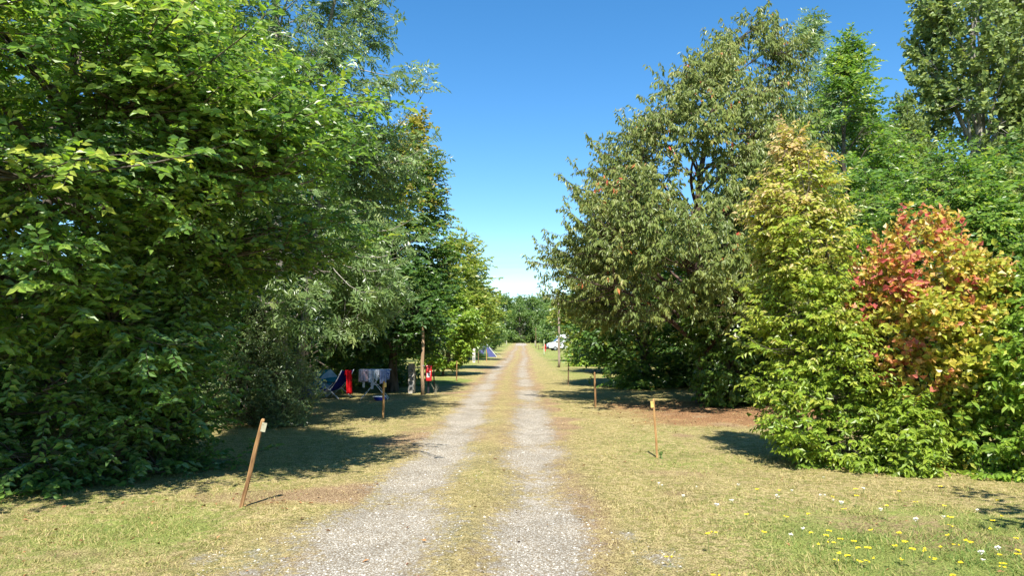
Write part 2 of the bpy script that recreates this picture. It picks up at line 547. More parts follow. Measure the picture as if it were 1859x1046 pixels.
def build_ground():
    xs = np.unique(np.round(np.concatenate([np.arange(-9, 9.01, 0.105), -9 - np.geomspace(0.4, 600, 40), 9 + np.geomspace(0.4, 600, 40)]), 4))
    ys = [2.2]
    while ys[-1] < 300:
        ys.append(ys[-1] + max(0.07, ys[-1] * 0.0155))
    ys = np.array(sorted([-300, -120, -50, -20, -10, -5, -2, 0, 1, 1.7] + ys + [340, 400, 500, 700, 1000, 1500]))
    X, Y = np.meshgrid(xs, ys)
    V = np.stack([X, Y, ground_h(X, Y)], -1).reshape(-1, 3)
    nx, ny = len(xs), len(ys)
    i, j = np.meshgrid(np.arange(nx - 1), np.arange(ny - 1))
    a = (j * nx + i).ravel()
    F = np.stack([a, a + 1, a + nx + 1, a + nx], -1)
    cx = (xs[:-1] + xs[1:]) / 2
    cy = (ys[:-1] + ys[1:]) / 2
    CX, CY = np.meshgrid(cx, cy)
    half = 1.28 + 0.35 * (fbm(CX, CY, 0.8, 61, 2) - 0.5)
    on = ((np.abs(CX - track_x(CY)) < half) & (CY > -6) & (CY < 232)).ravel()
    lay = ground_layers(V[:, 0], V[:, 1])
    for name, sel in (('ground', ~on), ('gravel_track', on)):
        f = F[sel]
        used = np.unique(f)
        remap = np.full(len(V), -1, dtype=np.int64)
        remap[used] = np.arange(len(used))
        me = mesh_np(name, V[used], remap[f], {k: v[used] for k, v in lay.items()}, True, [M_EARTH])
        o = link(name, me)
        tag(o, 'dry mown grass ground of the campsite' if name == 'ground' else 'two-rut gravel track with grass between the ruts', None, None, 'structure')


build_ground()

# ------------------------------------------------------------------ trees and shrubs
CAMP = np.array([0.0, 0.0, CAM_H])


def tubes(paths, radii, k):
    """paths (m,s,3), radii (m,s) -> verts, quads"""
    m, s, _ = paths.shape
    t = np.empty_like(paths)
    t[:, 1:-1] = paths[:, 2:] - paths[:, :-2]
    t[:, 0] = paths[:, 1] - paths[:, 0]
    t[:, -1] = paths[:, -1] - paths[:, -2]
    t = nrm(t)
    ref = np.where(np.abs(t[..., 2:3]) < 0.92, np.array([0, 0, 1.0]), np.array([1.0, 0, 0]))
    a = nrm(np.cross(t, ref))
    b = np.cross(t, a)
    an = np.arange(k) * 2 * np.pi / k
    v = paths[:, :, None, :] + radii[:, :, None, None] * (np.cos(an)[None, None, :, None] * a[:, :, None, :] + np.sin(an)[None, None, :, None] * b[:, :, None, :])
    base = (np.arange(m)[:, None, None] * s + np.arange(s - 1)[None, :, None]) * k
    kk = np.arange(k)[None, None, :]
    k2 = (kk + 1) % k
    q = np.stack(np.broadcast_arrays(base + kk, base + k2, base + k + k2, base + k + kk), -1)
    return v.reshape(-1, 3), q.reshape(-1, 4)


LEAF6 = np.array([(0, 0, 0), (0.28, 0.46, 0.16), (0.66, 0.40, 0.12), (1, 0, -0.10), (0.66, -0.40, 0.12), (0.28, -0.46, 0.16)])
LEAF4 = np.array([(0, 0, 0), (0.45, 0.5, 0.14), (1, 0, -0.06), (0.45, -0.5, 0.14)])


def leaf_mesh(name, P, A, Nn, ln, wd, tint, mat, fine, fine_base=(0, 0, 0)):
    """ln, wd (n,): a folded leaf for each position"""
    S = nrm(np.cross(Nn, A))
    Nn = np.cross(A, S)
    if fine == 'near':
        nearby = np.linalg.norm(P + np.array(fine_base) - CAMP, axis=1) < 7.6
        va, fa = leaf_geo(P[nearby], A[nearby], Nn[nearby], S[nearby], ln[nearby], wd[nearby], True)
        vb, fb = leaf_geo(P[~nearby], A[~nearby], Nn[~nearby], S[~nearby], ln[~nearby], wd[~nearby], False)
        return mesh_np(name, np.concatenate([va, vb]), [fa, fb + len(va)], {'tint': np.concatenate([np.repeat(tint[nearby], 6), np.repeat(tint[~nearby], 4)])}, False, [mat])
    v, f = leaf_geo(P, A, Nn, S, ln, wd, fine)
    return mesh_np(name, v, f, {'tint': np.repeat(tint, 6 if fine else 4)}, False, [mat])


def leaf_geo(P, A, Nn, S, ln, wd, fine):
    T = LEAF6 if fine else LEAF4
    v = P[:, None, :] + ln[:, None, None] * T[None, :, 0:1] * A[:, None, :] + wd[:, None, None] * (T[None, :, 1:2] * S[:, None, :] + T[None, :, 2:3] * Nn[:, None, :] * 2)
    n = len(P)
    k = len(T)
    b = np.arange(n)[:, None] * k
    if fine:
        f = np.concatenate([b + np.array([[0, 3, 2, 1]]), b + np.array([[0, 5, 4, 3]])])
    else:
        f = np.concatenate([b + np.array([[0, 2, 1]]), b + np.array([[0, 3, 2]])])
    return v.reshape(-1, 3), f


_leaf_units = {}


def unit_leaf(kind, mat, wr, q):
    key = (kind, q)
    if key not in _leaf_units:
        _leaf_units[key] = leaf_mesh('leaf', np.zeros((1, 3)), np.array([[1.0, 0, 0]]), np.array([[0, 0, 1.0]]), np.ones(1), np.full(1, wr), np.full(1, (q + 0.5) / 8), mat, True)
    return _leaf_units[key]


SP = {
    #                 bough rise, arch, laterals, leaves
    'hornbeam': dict(mat='hornbeam', elev=0.12, bark=BARK, rise=0.55, arch=0.06, droop=0.18, lat_sp=0.115, lat_len=0.62, beta=52, flat=0.72, leaf_sp=0.036, ll=0.088, lw=0.52, mode='flat', t0=0.34),
    'beech': dict(mat='beech', elev=0.12, bark=BARK, rise=0.60, arch=0.06, droop=0.15, lat_sp=0.15, lat_len=0.70, beta=50, flat=0.9, leaf_sp=0.05, ll=0.11, lw=0.55, mode='flat', t0=0.30),
    'ash': dict(mat='ash', elev=0.45, bark=BARK_PALE, rise=1.0, arch=0.02, droop=0.10, lat_sp=0.22, lat_len=0.62, beta=48, flat=0.3, leaf_sp=0.085, ll=0.10, lw=0.30, mode='pinnate', t0=0.38),
    'privet': dict(mat='privet', elev=0.5, bark=BARK, rise=1.4, arch=0.05, droop=0.1, lat_sp=0.07, lat_len=0.34, beta=45, flat=0.0, leaf_sp=0.026, ll=0.050, lw=0.46, mode='rand', t0=0.25),
    'cherry': dict(mat='cherry', elev=0.35, bark=BARK_RED, rise=0.8, arch=0.08, droop=0.12, lat_sp=0.16, lat_len=0.60, beta=45, flat=0.3, leaf_sp=0.030, ll=0.120, lw=0.34, mode='hang', t0=0.36),
    'cornel': dict(mat='cornel', elev=0.25, bark=BARK, rise=1.1, arch=0.10, droop=0.16, lat_sp=0.075, lat_len=0.34, beta=50, flat=0.8, leaf_sp=0.030, ll=0.072, lw=0.46, mode='fold', t0=0.30),
    'viburnum': dict(mat='viburnum', elev=0.5, bark=BARK, rise=1.6, arch=0.05, droop=0.08, lat_sp=0.085, lat_len=0.32, beta=48, flat=0.3, leaf_sp=0.034, ll=0.085, lw=0.80, mode='rand', t0=0.35),
    'dogwood': dict(mat='dogwood', elev=0.4, bark=BARK, rise=1.4, arch=0.05, droop=0.10, lat_sp=0.085, lat_len=0.36, beta=48, flat=0.4, leaf_sp=0.034, ll=0.090, lw=0.55, mode='fold', t0=0.28),
    'hazel': dict(mat='hazel', elev=0.3, bark=BARK, rise=1.2, arch=0.05, droop=0.14, lat_sp=0.12, lat_len=0.45, beta=48, flat=0.6, leaf_sp=0.055, ll=0.115, lw=0.78, mode='fold', t0=0.25),
    'poplar': dict(mat='poplar', elev=1.0, bark=BARK_PALE, rise=2.2, arch=-0.02, droop=0.02, lat_sp=0.30, lat_len=0.95, beta=38, flat=0.0, leaf_sp=0.075, ll=0.155, lw=0.85, mode='rand', t0=0.22),
    'autumn': dict(mat='autumn', elev=0.2, bark=BARK, rise=0.8, arch=0.05, droop=0.14, lat_sp=0.22, lat_len=0.8, beta=50, flat=0.6, leaf_sp=0.085, ll=0.17, lw=0.5, mode='flat', t0=0.28),
    'far': dict(mat='far', elev=0.3, bark=BARK, rise=0.9, arch=0.04, droop=0.1, lat_sp=0.50, lat_len=1.4, beta=50, flat=0.3, leaf_sp=0.24, ll=0.50, lw=0.6, mode='rand', t0=0.15),
}


def grow(name, label, cat, xy, H, prof, species, boughs, seed, shift=((0, 0, 0),), trunk_r=0.1, stems=1, front=0.5, own_leaves=0,
         fine=False, twig=True, scale=1.0, tint=(0.0, 1.0), top_tint=0.0, group=None, over=None, zmin=0.12, lump=0.16, fill=0.42, crown_name='crown', shoots=0.05, limbs=34, big=1.3, patchy=0.0, clump=9.0, gx=0.0):
    rng = np.random.default_rng(seed)
    boughs = int(boughs * 3.4)
    s = dict(SP[species])
    if over:
        s.update(over)
    bx, by = xy
    bz = gh(bx, by) - 0.03
    base = np.array([bx, by, bz])
    pz, pr = np.array([p[0] for p in prof], float), np.array([p[1] for p in prof], float)
    sz, sx, sy = (np.array([q[i] for q in shift], float) for i in range(3))

    def cen(z):
        return np.stack([np.interp(z, sz, sx), np.interp(z, sz, sy), np.zeros_like(z)], -1)
    # ---- spray ends on and inside the crown's outline
    zz = np.linspace(pz[0], pz[-1], 200)
    w = np.interp(zz, pz, pr) + 0.12 * pr.max()
    nc = max(8, int(boughs / clump))
    ci = rng.integers(0, nc, boughs)
    zt = rng.choice(zz, nc, p=w / w.sum())[ci] + rng.normal(0, 0.26 * scale ** 0.5, boughs)
    zt = np.clip(zt, pz[0], pz[-1] + 0.1)
    cam_az = math.atan2(-by, -bx)
    rr = np.interp(zt, pz, pr)
    az = rng.uniform(-np.pi, np.pi, nc)
    keep = rng.random(nc) < (1 + front * np.cos(az)) / (1 + front)
    az = np.where(keep, az, az * 0.6)[ci] + cam_az + rng.normal(0, 0.30 * scale ** 0.5, boughs) / np.maximum(rr, 0.5)
    lmp = 1 + lump * (np.sin(3 * az + zt * 1.7 + seed) * 0.6 + np.sin(5.3 * az - zt * 2.9 + 2 * seed) * 0.5 + np.sin(zt * 4.1 + az + seed) * 0.35)
    frac = 1.02 - fill * np.clip(rng.random(nc)[ci] * 0.75 + rng.random(boughs) * 0.5, 0, 1.1) ** 1.4
    shoot = rng.random(boughs) < shoots
    frac = np.where(shoot, 1.12, frac)
    hd = rr * lmp * frac
    zt = np.clip(zt, 0.10, None)
    B = cen(zt) + np.stack([hd * np.cos(az), hd * np.sin(az), zt], -1)
    # ---- trunk (or several stems)
    NS = 14
    tz = np.linspace(0, 1, NS)
    top = pz[-1] * 0.95
    stem_paths, stem_rad = [], []
    for k in range(stems):
        a = 2 * np.pi * (k + 0.3 * rng.random()) / stems
        spread = 0.0 if stems == 1 else pr.max() * 0.36
        z = tz * top * (1 if k == 0 else rng.uniform(0.75, 0.97))
        wob = 0.012 * H * np.stack([np.sin(z * 1.1 + k * 2 + seed), np.cos(z * 0.9 + k + seed), 0 * z], -1) * tz[:, None]
        off = np.stack([np.cos(a) * spread * tz ** 0.8, np.sin(a) * spread * tz ** 0.8, z], -1)
        if stems > 1:
            off[:, :2] += 0.05 * pr.max() * np.array([np.cos(a), np.sin(a)])
        stem_paths.append(cen(z) * (tz[:, None] ** 1.2) + off + wob)
        r0 = trunk_r / (1 if stems == 1 else stems ** 0.5)
        stem_rad.append(r0 * (1 - 0.88 * tz) * (1 + 0.45 * np.exp(-z / 0.18)))
    stem_paths, stem_rad = np.array(stem_paths), np.array(stem_rad)
    # ---- main limbs leave the trunk, sprays leave the nearest limb
    nl = limbs
    lz = zz[0] + (zz[-1] - zz[0]) * (np.arange(nl) + rng.uniform(0.1, 0.9, nl)) / nl * 0.94
    la = np.arange(nl) * 2.39996 + rng.normal(0, 0.3, nl)
    lr_ = np.interp(lz, pz, pr) * rng.uniform(0.55, 0.85, nl)
    LB = cen(lz) + np.stack([lr_ * np.cos(la), lr_ * np.sin(la), lz], -1)
    ls = rng.integers(0, stems, nl)
    lz0 = np.clip(lz - s['rise'] * lr_, zmin * H if stems == 1 else 0.08, top * 0.97)
    lz0 = np.minimum(lz0, stem_paths[ls, -1, 2])
    LA = np.empty((nl, 3))
    LR = np.empty(nl)
    for k in range(stems):
        q = ls == k
        for c in range(3):
            LA[q, c] = np.interp(lz0[q], stem_paths[k, :, 2], stem_paths[k, :, c])
        LR[q] = np.interp(lz0[q], stem_paths[k, :, 2], stem_rad[k])
    lln = np.linalg.norm(LB - LA, axis=1)
    LC = (LA + LB) / 2 + np.array([0, 0, 1.0]) * (0.10 * lln)[:, None] + rng.normal(0, 0.09, (nl, 3)) * lln[:, None]
    NL = 15
    lu = np.linspace(0, 1, NL)[None, :, None]
    limb_paths = (1 - lu) ** 2 * LA[:, None] + 2 * lu * (1 - lu) * LC[:, None] + lu ** 2 * LB[:, None]
    limb_rad = np.minimum(0.62 * LR, 0.017 * lln + 0.006)[:, None] * (1 - 0.82 * np.linspace(0, 1, NL))[None, :]
    cand = np.concatenate([limb_paths[:, 3:].reshape(-1, 3), stem_paths[:, 3:].reshape(-1, 3)])
    Ls = s['lat_len'] * scale * rng.uniform(1.0, 1.8, boughs)
    Ls = np.where(shoot, Ls * 1.35, Ls)
    gap = B[:, None, :] - cand[None, :, :]
    dd = np.linalg.norm(gap, axis=2) * rng.uniform(0.8, 1.25, gap.shape[:2]) + 0.8 * np.maximum(0, -gap[..., 2]) + 3.0 * np.maximum(0, 0.7 * Ls[:, None] - np.linalg.norm(gap, axis=2))
    A = cand[np.argmin(dd, axis=1)]
    sa = az + rng.normal(0, 0.75, boughs)
    relz = np.clip(zt / pz[-1], 0, 1)
    el = s['elev'] + rng.normal(0, 0.38, boughs) + 0.9 * np.clip(relz - 0.72, 0, 1) * 2.2 + np.where(shoot, 0.35, 0)
    sdir = np.stack([np.cos(sa) * np.cos(el), np.sin(sa) * np.cos(el), np.sin(el)], -1)
    ln = np.linalg.norm(B - A, axis=1)
    ctrl = B - sdir * (np.minimum(Ls, ln) * 0.62)[:, None]
    ctrl[:, 2] = np.maximum(ctrl[:, 2], 0.05)

    def bez(i, t):
        t = t[:, None]
        return (1 - t) ** 2 * A[i] + 2 * t * (1 - t) * ctrl[i] + t * t * B[i]

    def tan(i, t):
        t = t[:, None]
        return nrm(2 * (1 - t) * (ctrl[i] - A[i]) + 2 * t * (B[i] - ctrl[i]))
    t0s = 1 - np.clip(1.15 * Ls / np.maximum(ln, 0.05), 0.25, 0.85)
    # ---- laterals
    lat_sp, lat_len = s['lat_sp'] * scale, s['lat_len'] * scale
    n_lat = np.maximum(3, (ln * (1 - t0s) / lat_sp).astype(int))
    bi = np.repeat(np.arange(boughs), n_lat)
    t0 = t0s[bi]
    order = np.arange(len(bi)) - np.repeat(np.cumsum(n_lat) - n_lat, n_lat)
    tt = (order + rng.uniform(0.1, 0.9, len(bi))) / n_lat[bi]
    last = order == n_lat[bi] - 1
    tt = np.where(last, 1.0, tt)
    t = t0 + (1 - t0) * tt
    Q0, T = bez(bi, t), tan(bi, t)
    side = nrm(np.cross(T, np.array([0, 0, 1.0])) + 1e-6)
    up = np.cross(side, T)
    sgn = np.where(order % 2 == 0, 1.0, -1.0)
    phi = np.where(rng.random(len(bi)) < s['flat'], rng.normal(0, 0.28, len(bi)), rng.uniform(-np.pi, np.pi, len(bi)))
    sd = nrm(side * np.cos(phi)[:, None] + up * np.sin(phi)[:, None]) * sgn[:, None]
    be = np.radians(s['beta']) * rng.uniform(0.75, 1.2, len(bi))
    be = np.where(last, 0.08, be)
    D = nrm(T * np.cos(be)[:, None] + sd * np.sin(be)[:, None] + rng.normal(0, 0.12, (len(bi), 3)))
    lshort = np.minimum(1.0, 0.35 + ln[bi] / (1.6 * lat_len))
    L = lat_len * (1 - 0.62 * tt) * rng.uniform(0.55, 1.15, len(bi)) * lshort
    L = np.where(last, lat_len * rng.uniform(0.4, 0.8, len(bi)), L)

    def lat(i, u):
        p = Q0[i] + D[i] * (L[i] * u)[:, None]
        p[:, 2] -= s['droop'] * L[i] * u * u
        return p
    # ---- leaves
    leaf_sp, ll = s['leaf_sp'] * scale * 1.05, s['ll'] * scale * big
    n_lf = np.maximum(2, (L / leaf_sp).astype(int))
    li = np.repeat(np.arange(len(L)), n_lf)
    lo = np.arange(len(li)) - np.repeat(np.cumsum(n_lf) - n_lf, n_lf)
    u = (lo + 0.6 + rng.uniform(-0.25, 0.25, len(li))) / n_lf[li]
    P = lat(li, u)
    d = D[li].copy()
    d[:, 2] -= 2 * s['droop'] * u
    d = nrm(d)
    n = len(li)
    lateral = nrm(np.cross(d, np.array([0, 0, 1.0])) + 1e-6)
    sg = np.where(lo % 2 == 0, 1.0, -1.0)[:, None]
    J = lambda q: rng.normal(0, q, (n, 3))
    Z = np.array([0, 0, 1.0])
    out_h = P - cen(P[:, 2])
    out_h[:, 2] = 0
    out_h = nrm(out_h)
    LT = np.array(_dir) * 0.55 + out_h * 0.55 + np.array([0, -0.15, 0])
    mode = s['mode']
    if mode == 'flat':
        Ax = nrm(d * 0.62 + lateral * sg * 0.78 - Z * 0.12 + J(0.16))
        Nn = nrm(Z * 0.22 + LT + J(0.42))
    elif mode == 'fold':
        Ax = nrm(d * 0.5 + lateral * sg * 0.72 - Z * 0.50 + J(0.22))
        Nn = nrm(Z * 0.2 + LT + d * 0.15 + J(0.45))
    elif mode == 'hang':
        Ax = nrm(-Z * 0.9 + d * 0.35 + lateral * sg * 0.35 + J(0.30))
        Nn = nrm(J(0.55) + LT * 1.1)
    elif mode == 'pinnate':
        Ax = nrm(d * 0.55 + lateral * sg * 0.7 - Z * 0.20 + J(0.28))
        Nn = nrm(Z * 0.22 + LT + J(0.42))
    else:
        Ax = nrm(d * 0.45 + lateral * sg * 0.55 + Z * 0.10 + J(0.45))
        Nn = nrm(Z * 0.2 + LT + J(0.55))
    bt = rng.random(boughs)
    if patchy:
        pn = vnoise(B[:, 0] + B[:, 1] * 0.7, B[:, 2] + B[:, 1] * 0.4, 0.33, seed)
        bt = np.clip((pn - 0.5) * 1.5 + 0.5, 0, 1) * patchy + bt * (1 - patchy)
    tn = (0.48 + 0.3 * patchy) * bt[bi[li]] + (0.52 - 0.3 * patchy) * rng.random(n) + top_tint * (relz[bi[li]] - 0.5) + 0.18 * (u - 0.5)
    tn = tn + gx * (B[bi[li], 0])
    tn = tint[0] + (tint[1] - tint[0]) * np.clip(tn, 0, 1)
    if mode == 'pinnate':
        kf = np.array([0.25, 0.25, 0.45, 0.45, 0.66, 0.66, 0.86, 0.86, 1.0])
        ks = np.array([1, -1, 1, -1, 1, -1, 1, -1, 0.0])
        m = len(kf)
        S = nrm(np.cross(Nn, Ax))
        rach = 0.24 * scale * rng.uniform(0.8, 1.2, n)
        P = (P[:, None, :] + Ax[:, None, :] * (rach[:, None] * kf)[:, :, None]).reshape(-1, 3)
        P[:, 2] -= np.tile(0.05 * kf ** 2, n) * scale
        Ax = nrm(Ax[:, None, :] * np.where(ks == 0, 1.0, 0.5)[None, :, None] + S[:, None, :] * ks[None, :, None] * 0.85 - Z * 0.28 + rng.normal(0, 0.10, (n, m, 3))).reshape(-1, 3)
        Nn = nrm(np.repeat(Nn, m, 0) + rng.normal(0, 0.25, (n * m, 3)))
        tn = np.repeat(tn, m)
        n = n * m
    length = ll * rng.uniform(0.68, 1.18, n)
    width = length * s['lw'] * rng.uniform(0.85, 1.12, n)
    ok = P[:, 2] > 0.03
    P, Ax, Nn, length, width, tn = P[ok], Ax[ok], Nn[ok], length[ok], width[ok], tn[ok]
    # ---- objects
    root = thing(name, label, cat, tuple(base), 0.0, group)
    tv, tq = tubes(stem_paths, stem_rad, 9)
    mv, mq = tubes(limb_paths, limb_rad, 6)
    bu = np.linspace(0, 1, 5)
    bp = np.stack([bez(np.arange(boughs), np.full(boughs, v)) for v in bu], 1)
    thick = np.clip(0.0075 * ln, 0.004, 0.016) * scale ** 0.3
    br = thick[:, None] * (1 - 0.8 * bu[None, :])
    bv, bq = tubes(bp, br, 4 if twig else 3)
    me = mesh_np('trunk', np.concatenate([tv, mv, bv]), np.concatenate([tq, mq + len(tv), bq + len(tv) + len(mv)]), None, True, [s['bark']])
    link('trunk' if stems == 1 else 'stems', me, root)
    mat = LF[s['mat']]
    mine = np.zeros(len(P), bool)
    if own_leaves:
        Wp = P + base
        rel = Wp - CAMP
        px, pzz = rel[:, 0] / rel[:, 1], (rel[:, 2] / rel[:, 1])
        vis = (rel[:, 1] > 1) & (np.abs(px) < 0.68) & (pzz > -0.29) & (pzz < 0.45)
        dist = np.linalg.norm(rel, axis=1) / length - 1000.0 * vis
        mine[np.argsort(dist)[:own_leaves]] = True
    cr = link(crown_name, leaf_mesh('crown', P[~mine], Ax[~mine], Nn[~mine], length[~mine], width[~mine], tn[~mine], mat, fine, base), root)
    cr['kind'] = 'stuff'
    if own_leaves:
        for q in np.nonzero(mine)[0]:
            um = unit_leaf(species, mat, s['lw'], int(min(7, tn[q] * 8)))
            o = link('leaf', um, cr)
            a = Vector(Ax[q])
            sdv = Vector(Nn[q]).cross(a).normalized()
            nn = a.cross(sdv)
            k = float(length[q])
            o.matrix_local = Matrix(((a.x * k, sdv.x * k, nn.x * k, P[q, 0]), (a.y * k, sdv.y * k, nn.y * k, P[q, 1]), (a.z * k, sdv.z * k, nn.z * k, P[q, 2]), (0, 0, 0, 1)))
    if twig:
        sel = np.arange(len(L))
        lp = np.stack([lat(sel, np.full(len(sel), v)) for v in (0.0, 1.0)], 1)
        lr = np.clip(0.0085 * L, 0.0018, 0.007)[:, None] * np.array([1.0, 0.3])[None, :]
        v_, q_ = tubes(lp, lr, 3)
        link('twigs', mesh_np('twigs', v_, q_, None, True, [s['bark']]), cr)
    return root


def copy_tree(o, loc, rz, label, sc=1.0, group=None):
    r = o.copy()
    C.objects.link(r)
    r.location = (loc[0], loc[1], gh(*loc) - 0.03)
    r.rotation_euler = (0, 0, rz)
    r.scale = (sc, sc, sc)
    r['label'] = label
    if group:
        r['group'] = group
    for ch in o.children:
        c = ch.copy()
        C.objects.link(c)
        c.parent = r
        for g in ch.children:
            if g.name.startswith('leaf'):
                continue
            k = g.copy()
            C.objects.link(k)
            k.parent = c
    return r


# --- left of the track
grow('hornbeam_tree', 'huge dark green hornbeam filling the left edge, leafy to the ground', 'tree', (-5.2, 9.8), 6.8,
     [(0.05, 1.65), (1.0, 1.8), (2.0, 1.95), (2.8, 2.65), (4.0, 3.15), (5.1, 3.1), (6.0, 2.4), (6.8, 1.0)], 'hornbeam', 620, 1,
     shift=((0, -0.6, 0), (2.2, -0.65, -0.1), (3.4, -0.5, -0.9), (5.5, -0.5, -0.9), (6.8, -0.2, -0.8)), trunk_r=0.15, own_leaves=300, fine='near', big=1.3, limbs=60, fill=0.45, lump=0.2, clump=6.0, shoots=0.06, top_tint=0.55, patchy=0.35, front=0.75)
grow('hornbeam_tree', 'hornbeam cut off by the left edge beside the huge foreground hornbeam', 'tree', (-9.4, 10.2), 9.5,
     [(0.1, 2.0), (2.5, 2.4), (4, 2.9), (6, 2.6), (7.6, 1.2)], 'hornbeam', 190, 2, shift=((0, 0, 0), (4, 0, -0.5), (9, 0, 0)), trunk_r=0.14, front=0.7, top_tint=0.4, scale=1.1)
grow('ash_tree', 'tall feathery pale green ash with forked pale trunk rising behind the foreground hornbeam', 'tree', (-4.7, 15.6), 13,
     [(1.7, 1.3), (2.6, 2.0), (4.5, 2.2), (7, 2.35), (9, 2.2), (11, 1.7), (13, 0.6)], 'ash', 215, 3,
     shift=((0, 0, 0), (4, 0.1, -0.3), (9, -0.05, 0), (13, 0, 0)), trunk_r=0.17, stems=3, fine=False, front=0.6, over=dict(rise=0.8), lump=0.2, fill=0.5, shoots=0.08)
grow('privet_shrub', 'small leaved grey-green shrub at the foot of the ash', 'shrub', (-5.2, 15.1), 2.6,
     [(0.1, 0.9), (0.8, 1.15), (1.6, 1.05), (2.5, 0.45)], 'privet', 150, 4, trunk_r=0.05, stems=6, front=0.5, lump=0.22)
grow('privet_shrub', 'low pale shrub spreading left of the leaning stake', 'shrub', (-4.65, 14.9), 1.5,
     [(0.08, 0.55), (0.6, 0.75), (1.5, 0.25)], 'privet', 70, 5, trunk_r=0.04, stems=5, front=0.5, lump=0.25)
grow('hornbeam_tree', 'conical hornbeam with yellowing tip above the red box', 'tree', (-4.0, 24.9), 9.3,
     [(1.4, 1.5), (2.4, 1.95), (4.4, 1.95), (6.0, 1.6), (7.6, 1.05), (9.3, 0.25)], 'beech', 330, 6,
     shift=((0, 0, 0), (2, 0.05, -0.5), (4, 0.0, 0), (9.3, 0.75, 0)), trunk_r=0.16, top_tint=0.95, front=0.4, lump=0.14, twig=False, big=1.45, clump=5.0)
grow('hornbeam_tree', 'dark dense hornbeam shading the drying rack', 'tree', (-6.9, 25.2), 9.5,
     [(0.1, 1.8), (2, 2.2), (4, 2.6), (6, 2.4), (8, 1.5), (9.5, 0.4)], 'beech', 210, 7, trunk_r=0.15, scale=1.2, twig=False,
     shift=((0, 0, 0), (2, 0, -0.2), (3.4, 0.2, -1.6), (6, 0.2, -1.4), (9.5, 0, 0)))
grow('hornbeam_tree', 'dark hornbeam in the gloom behind the ash', 'tree', (-8.6, 19.0), 9,
     [(0.1, 1.9), (3, 2.5), (6, 2.3), (9, 0.4)], 'beech', 150, 8, trunk_r=0.15, scale=1.25, twig=False)
grow('hornbeam_tree', 'hornbeam behind the drying rack closing the left pitch', 'tree', (-7.6, 30.5), 9,
     [(0.1, 2.3), (3, 2.9), (6, 2.3), (9, 0.4)], 'beech', 150, 9, trunk_r=0.15, scale=1.5, twig=False)
grow('young_maple', 'low bright green young tree just behind the red box', 'tree', (-3.3, 35.6), 4.6,
     [(0.6, 0.9), (1.6, 1.6), (3.0, 1.55), (4.6, 0.5)], 'dogwood', 130, 10, trunk_r=0.05, scale=1.6, twig=False, clump=5.0)
grow('hornbeam_tree', 'yellowish green hornbeam standing second along the left of the track', 'tree', (-3.7, 43.0), 8.6,
     [(1.7, 1.5), (2.6, 2.2), (4, 2.4), (6, 1.6), (8.6, 0.15)], 'autumn', 170, 11, trunk_r=0.16, twig=False, shift=((0, 0, 0), (8.6, 1.0, 0)), tint=(0.22, 0.84), clump=5.0, big=1.6)
grow('hornbeam_tree', 'green hornbeam overhanging the far tent on the left', 'tree', (-3.6, 61.0), 7.4,
     [(1.6, 1.9), (2.6, 2.6), (4, 2.6), (6, 1.5), (7.4, 0.2)], 'autumn', 130, 12, trunk_r=0.16, twig=False, scale=1.3, tint=(0.15, 0.7), clump=5.0, big=1.6)

# --- right of the track
grow('cornel_shrub', 'tall yellow-green shrub tapering to a faded tip right of the track', 'shrub', (4.5, 10.7), 4.75,
     [(0.05, 0.78), (0.7, 0.88), (1.6, 0.76), (2.6, 0.66), (3.5, 0.62), (4.1, 0.5), (4.5, 0.3), (4.8, 0.10)], 'cornel', 320, 21,
     shift=((0, 0.15, 0), (2.0, -0.15, 0), (3.2, -0.3, 0), (4.8, -0.42, 0)), trunk_r=0.09, stems=6, own_leaves=280, fine=False, big=1.25, top_tint=0.7, front=0.6, lump=0.3, shoots=0.18, patchy=0.4)
grow('viburnum_shrub', 'red and orange turning viburnum beside the tall yellow-green shrub', 'shrub', (5.75, 10.3), 3.35,
     [(0.1, 0.45), (0.9, 0.66), (2.0, 1.0), (2.8, 0.92), (3.35, 0.4)], 'viburnum', 230, 22, trunk_r=0.08, stems=7, own_leaves=280, fine=False, big=1.1, top_tint=0.36, front=0.7, lump=0.2, tint=(0.08, 0.97), patchy=0.72, gx=-0.08, clump=6.0)
grow('dogwood_shrub', 'fresh green leafy shrub at the right edge of the picture', 'shrub', (7.05, 9.75), 2.75,
     [(0.1, 1.05), (0.8, 1.15), (1.8, 1.0), (2.75, 0.4)], 'dogwood', 240, 23, trunk_r=0.08, stems=7, own_leaves=280, fine=False, big=1.15, front=0.7)
grow('dogwood_shrub', 'low green shrub filling the foot between the yellow-green and red shrubs', 'shrub', (5.2, 9.75), 0.95,
     [(0.05, 0.34), (0.45, 0.38), (0.95, 0.15)], 'cornel', 45, 24, trunk_r=0.04, stems=5, fine=False, front=0.7, tint=(0, 0.55))
grow('cherry_tree', 'spreading cherry with drooping leaves, some turned red, leaning over the track', 'tree', (5.2, 20.2), 10.8,
     [(2.3, 2.5), (3.2, 3.5), (4.4, 3.35), (6.4, 2.75), (7.9, 2.25), (9.4, 1.6), (10.8, 0.4)], 'cherry', 450, 25,
     shift=((0, 0, 0), (3.4, -0.5, -0.6), (6.6, -0.1, -0.5), (8.1, 0.35, -0.2), (10.8, 1.7, 0)), trunk_r=0.17, fine=False, front=0.5, lump=0.2, fill=0.5, shoots=0.16, limbs=50, patchy=0.4, clump=5.5)
grow('hazel_shrub', 'broad leaved dark green hazel below the cherry', 'shrub', (5.75, 19.6), 3.6,
     [(0.1, 0.85), (1, 1.1), (2.2, 1.15), (3.6, 0.4)], 'hazel', 140, 26, trunk_r=0.08, stems=6, fine=False, front=0.5)
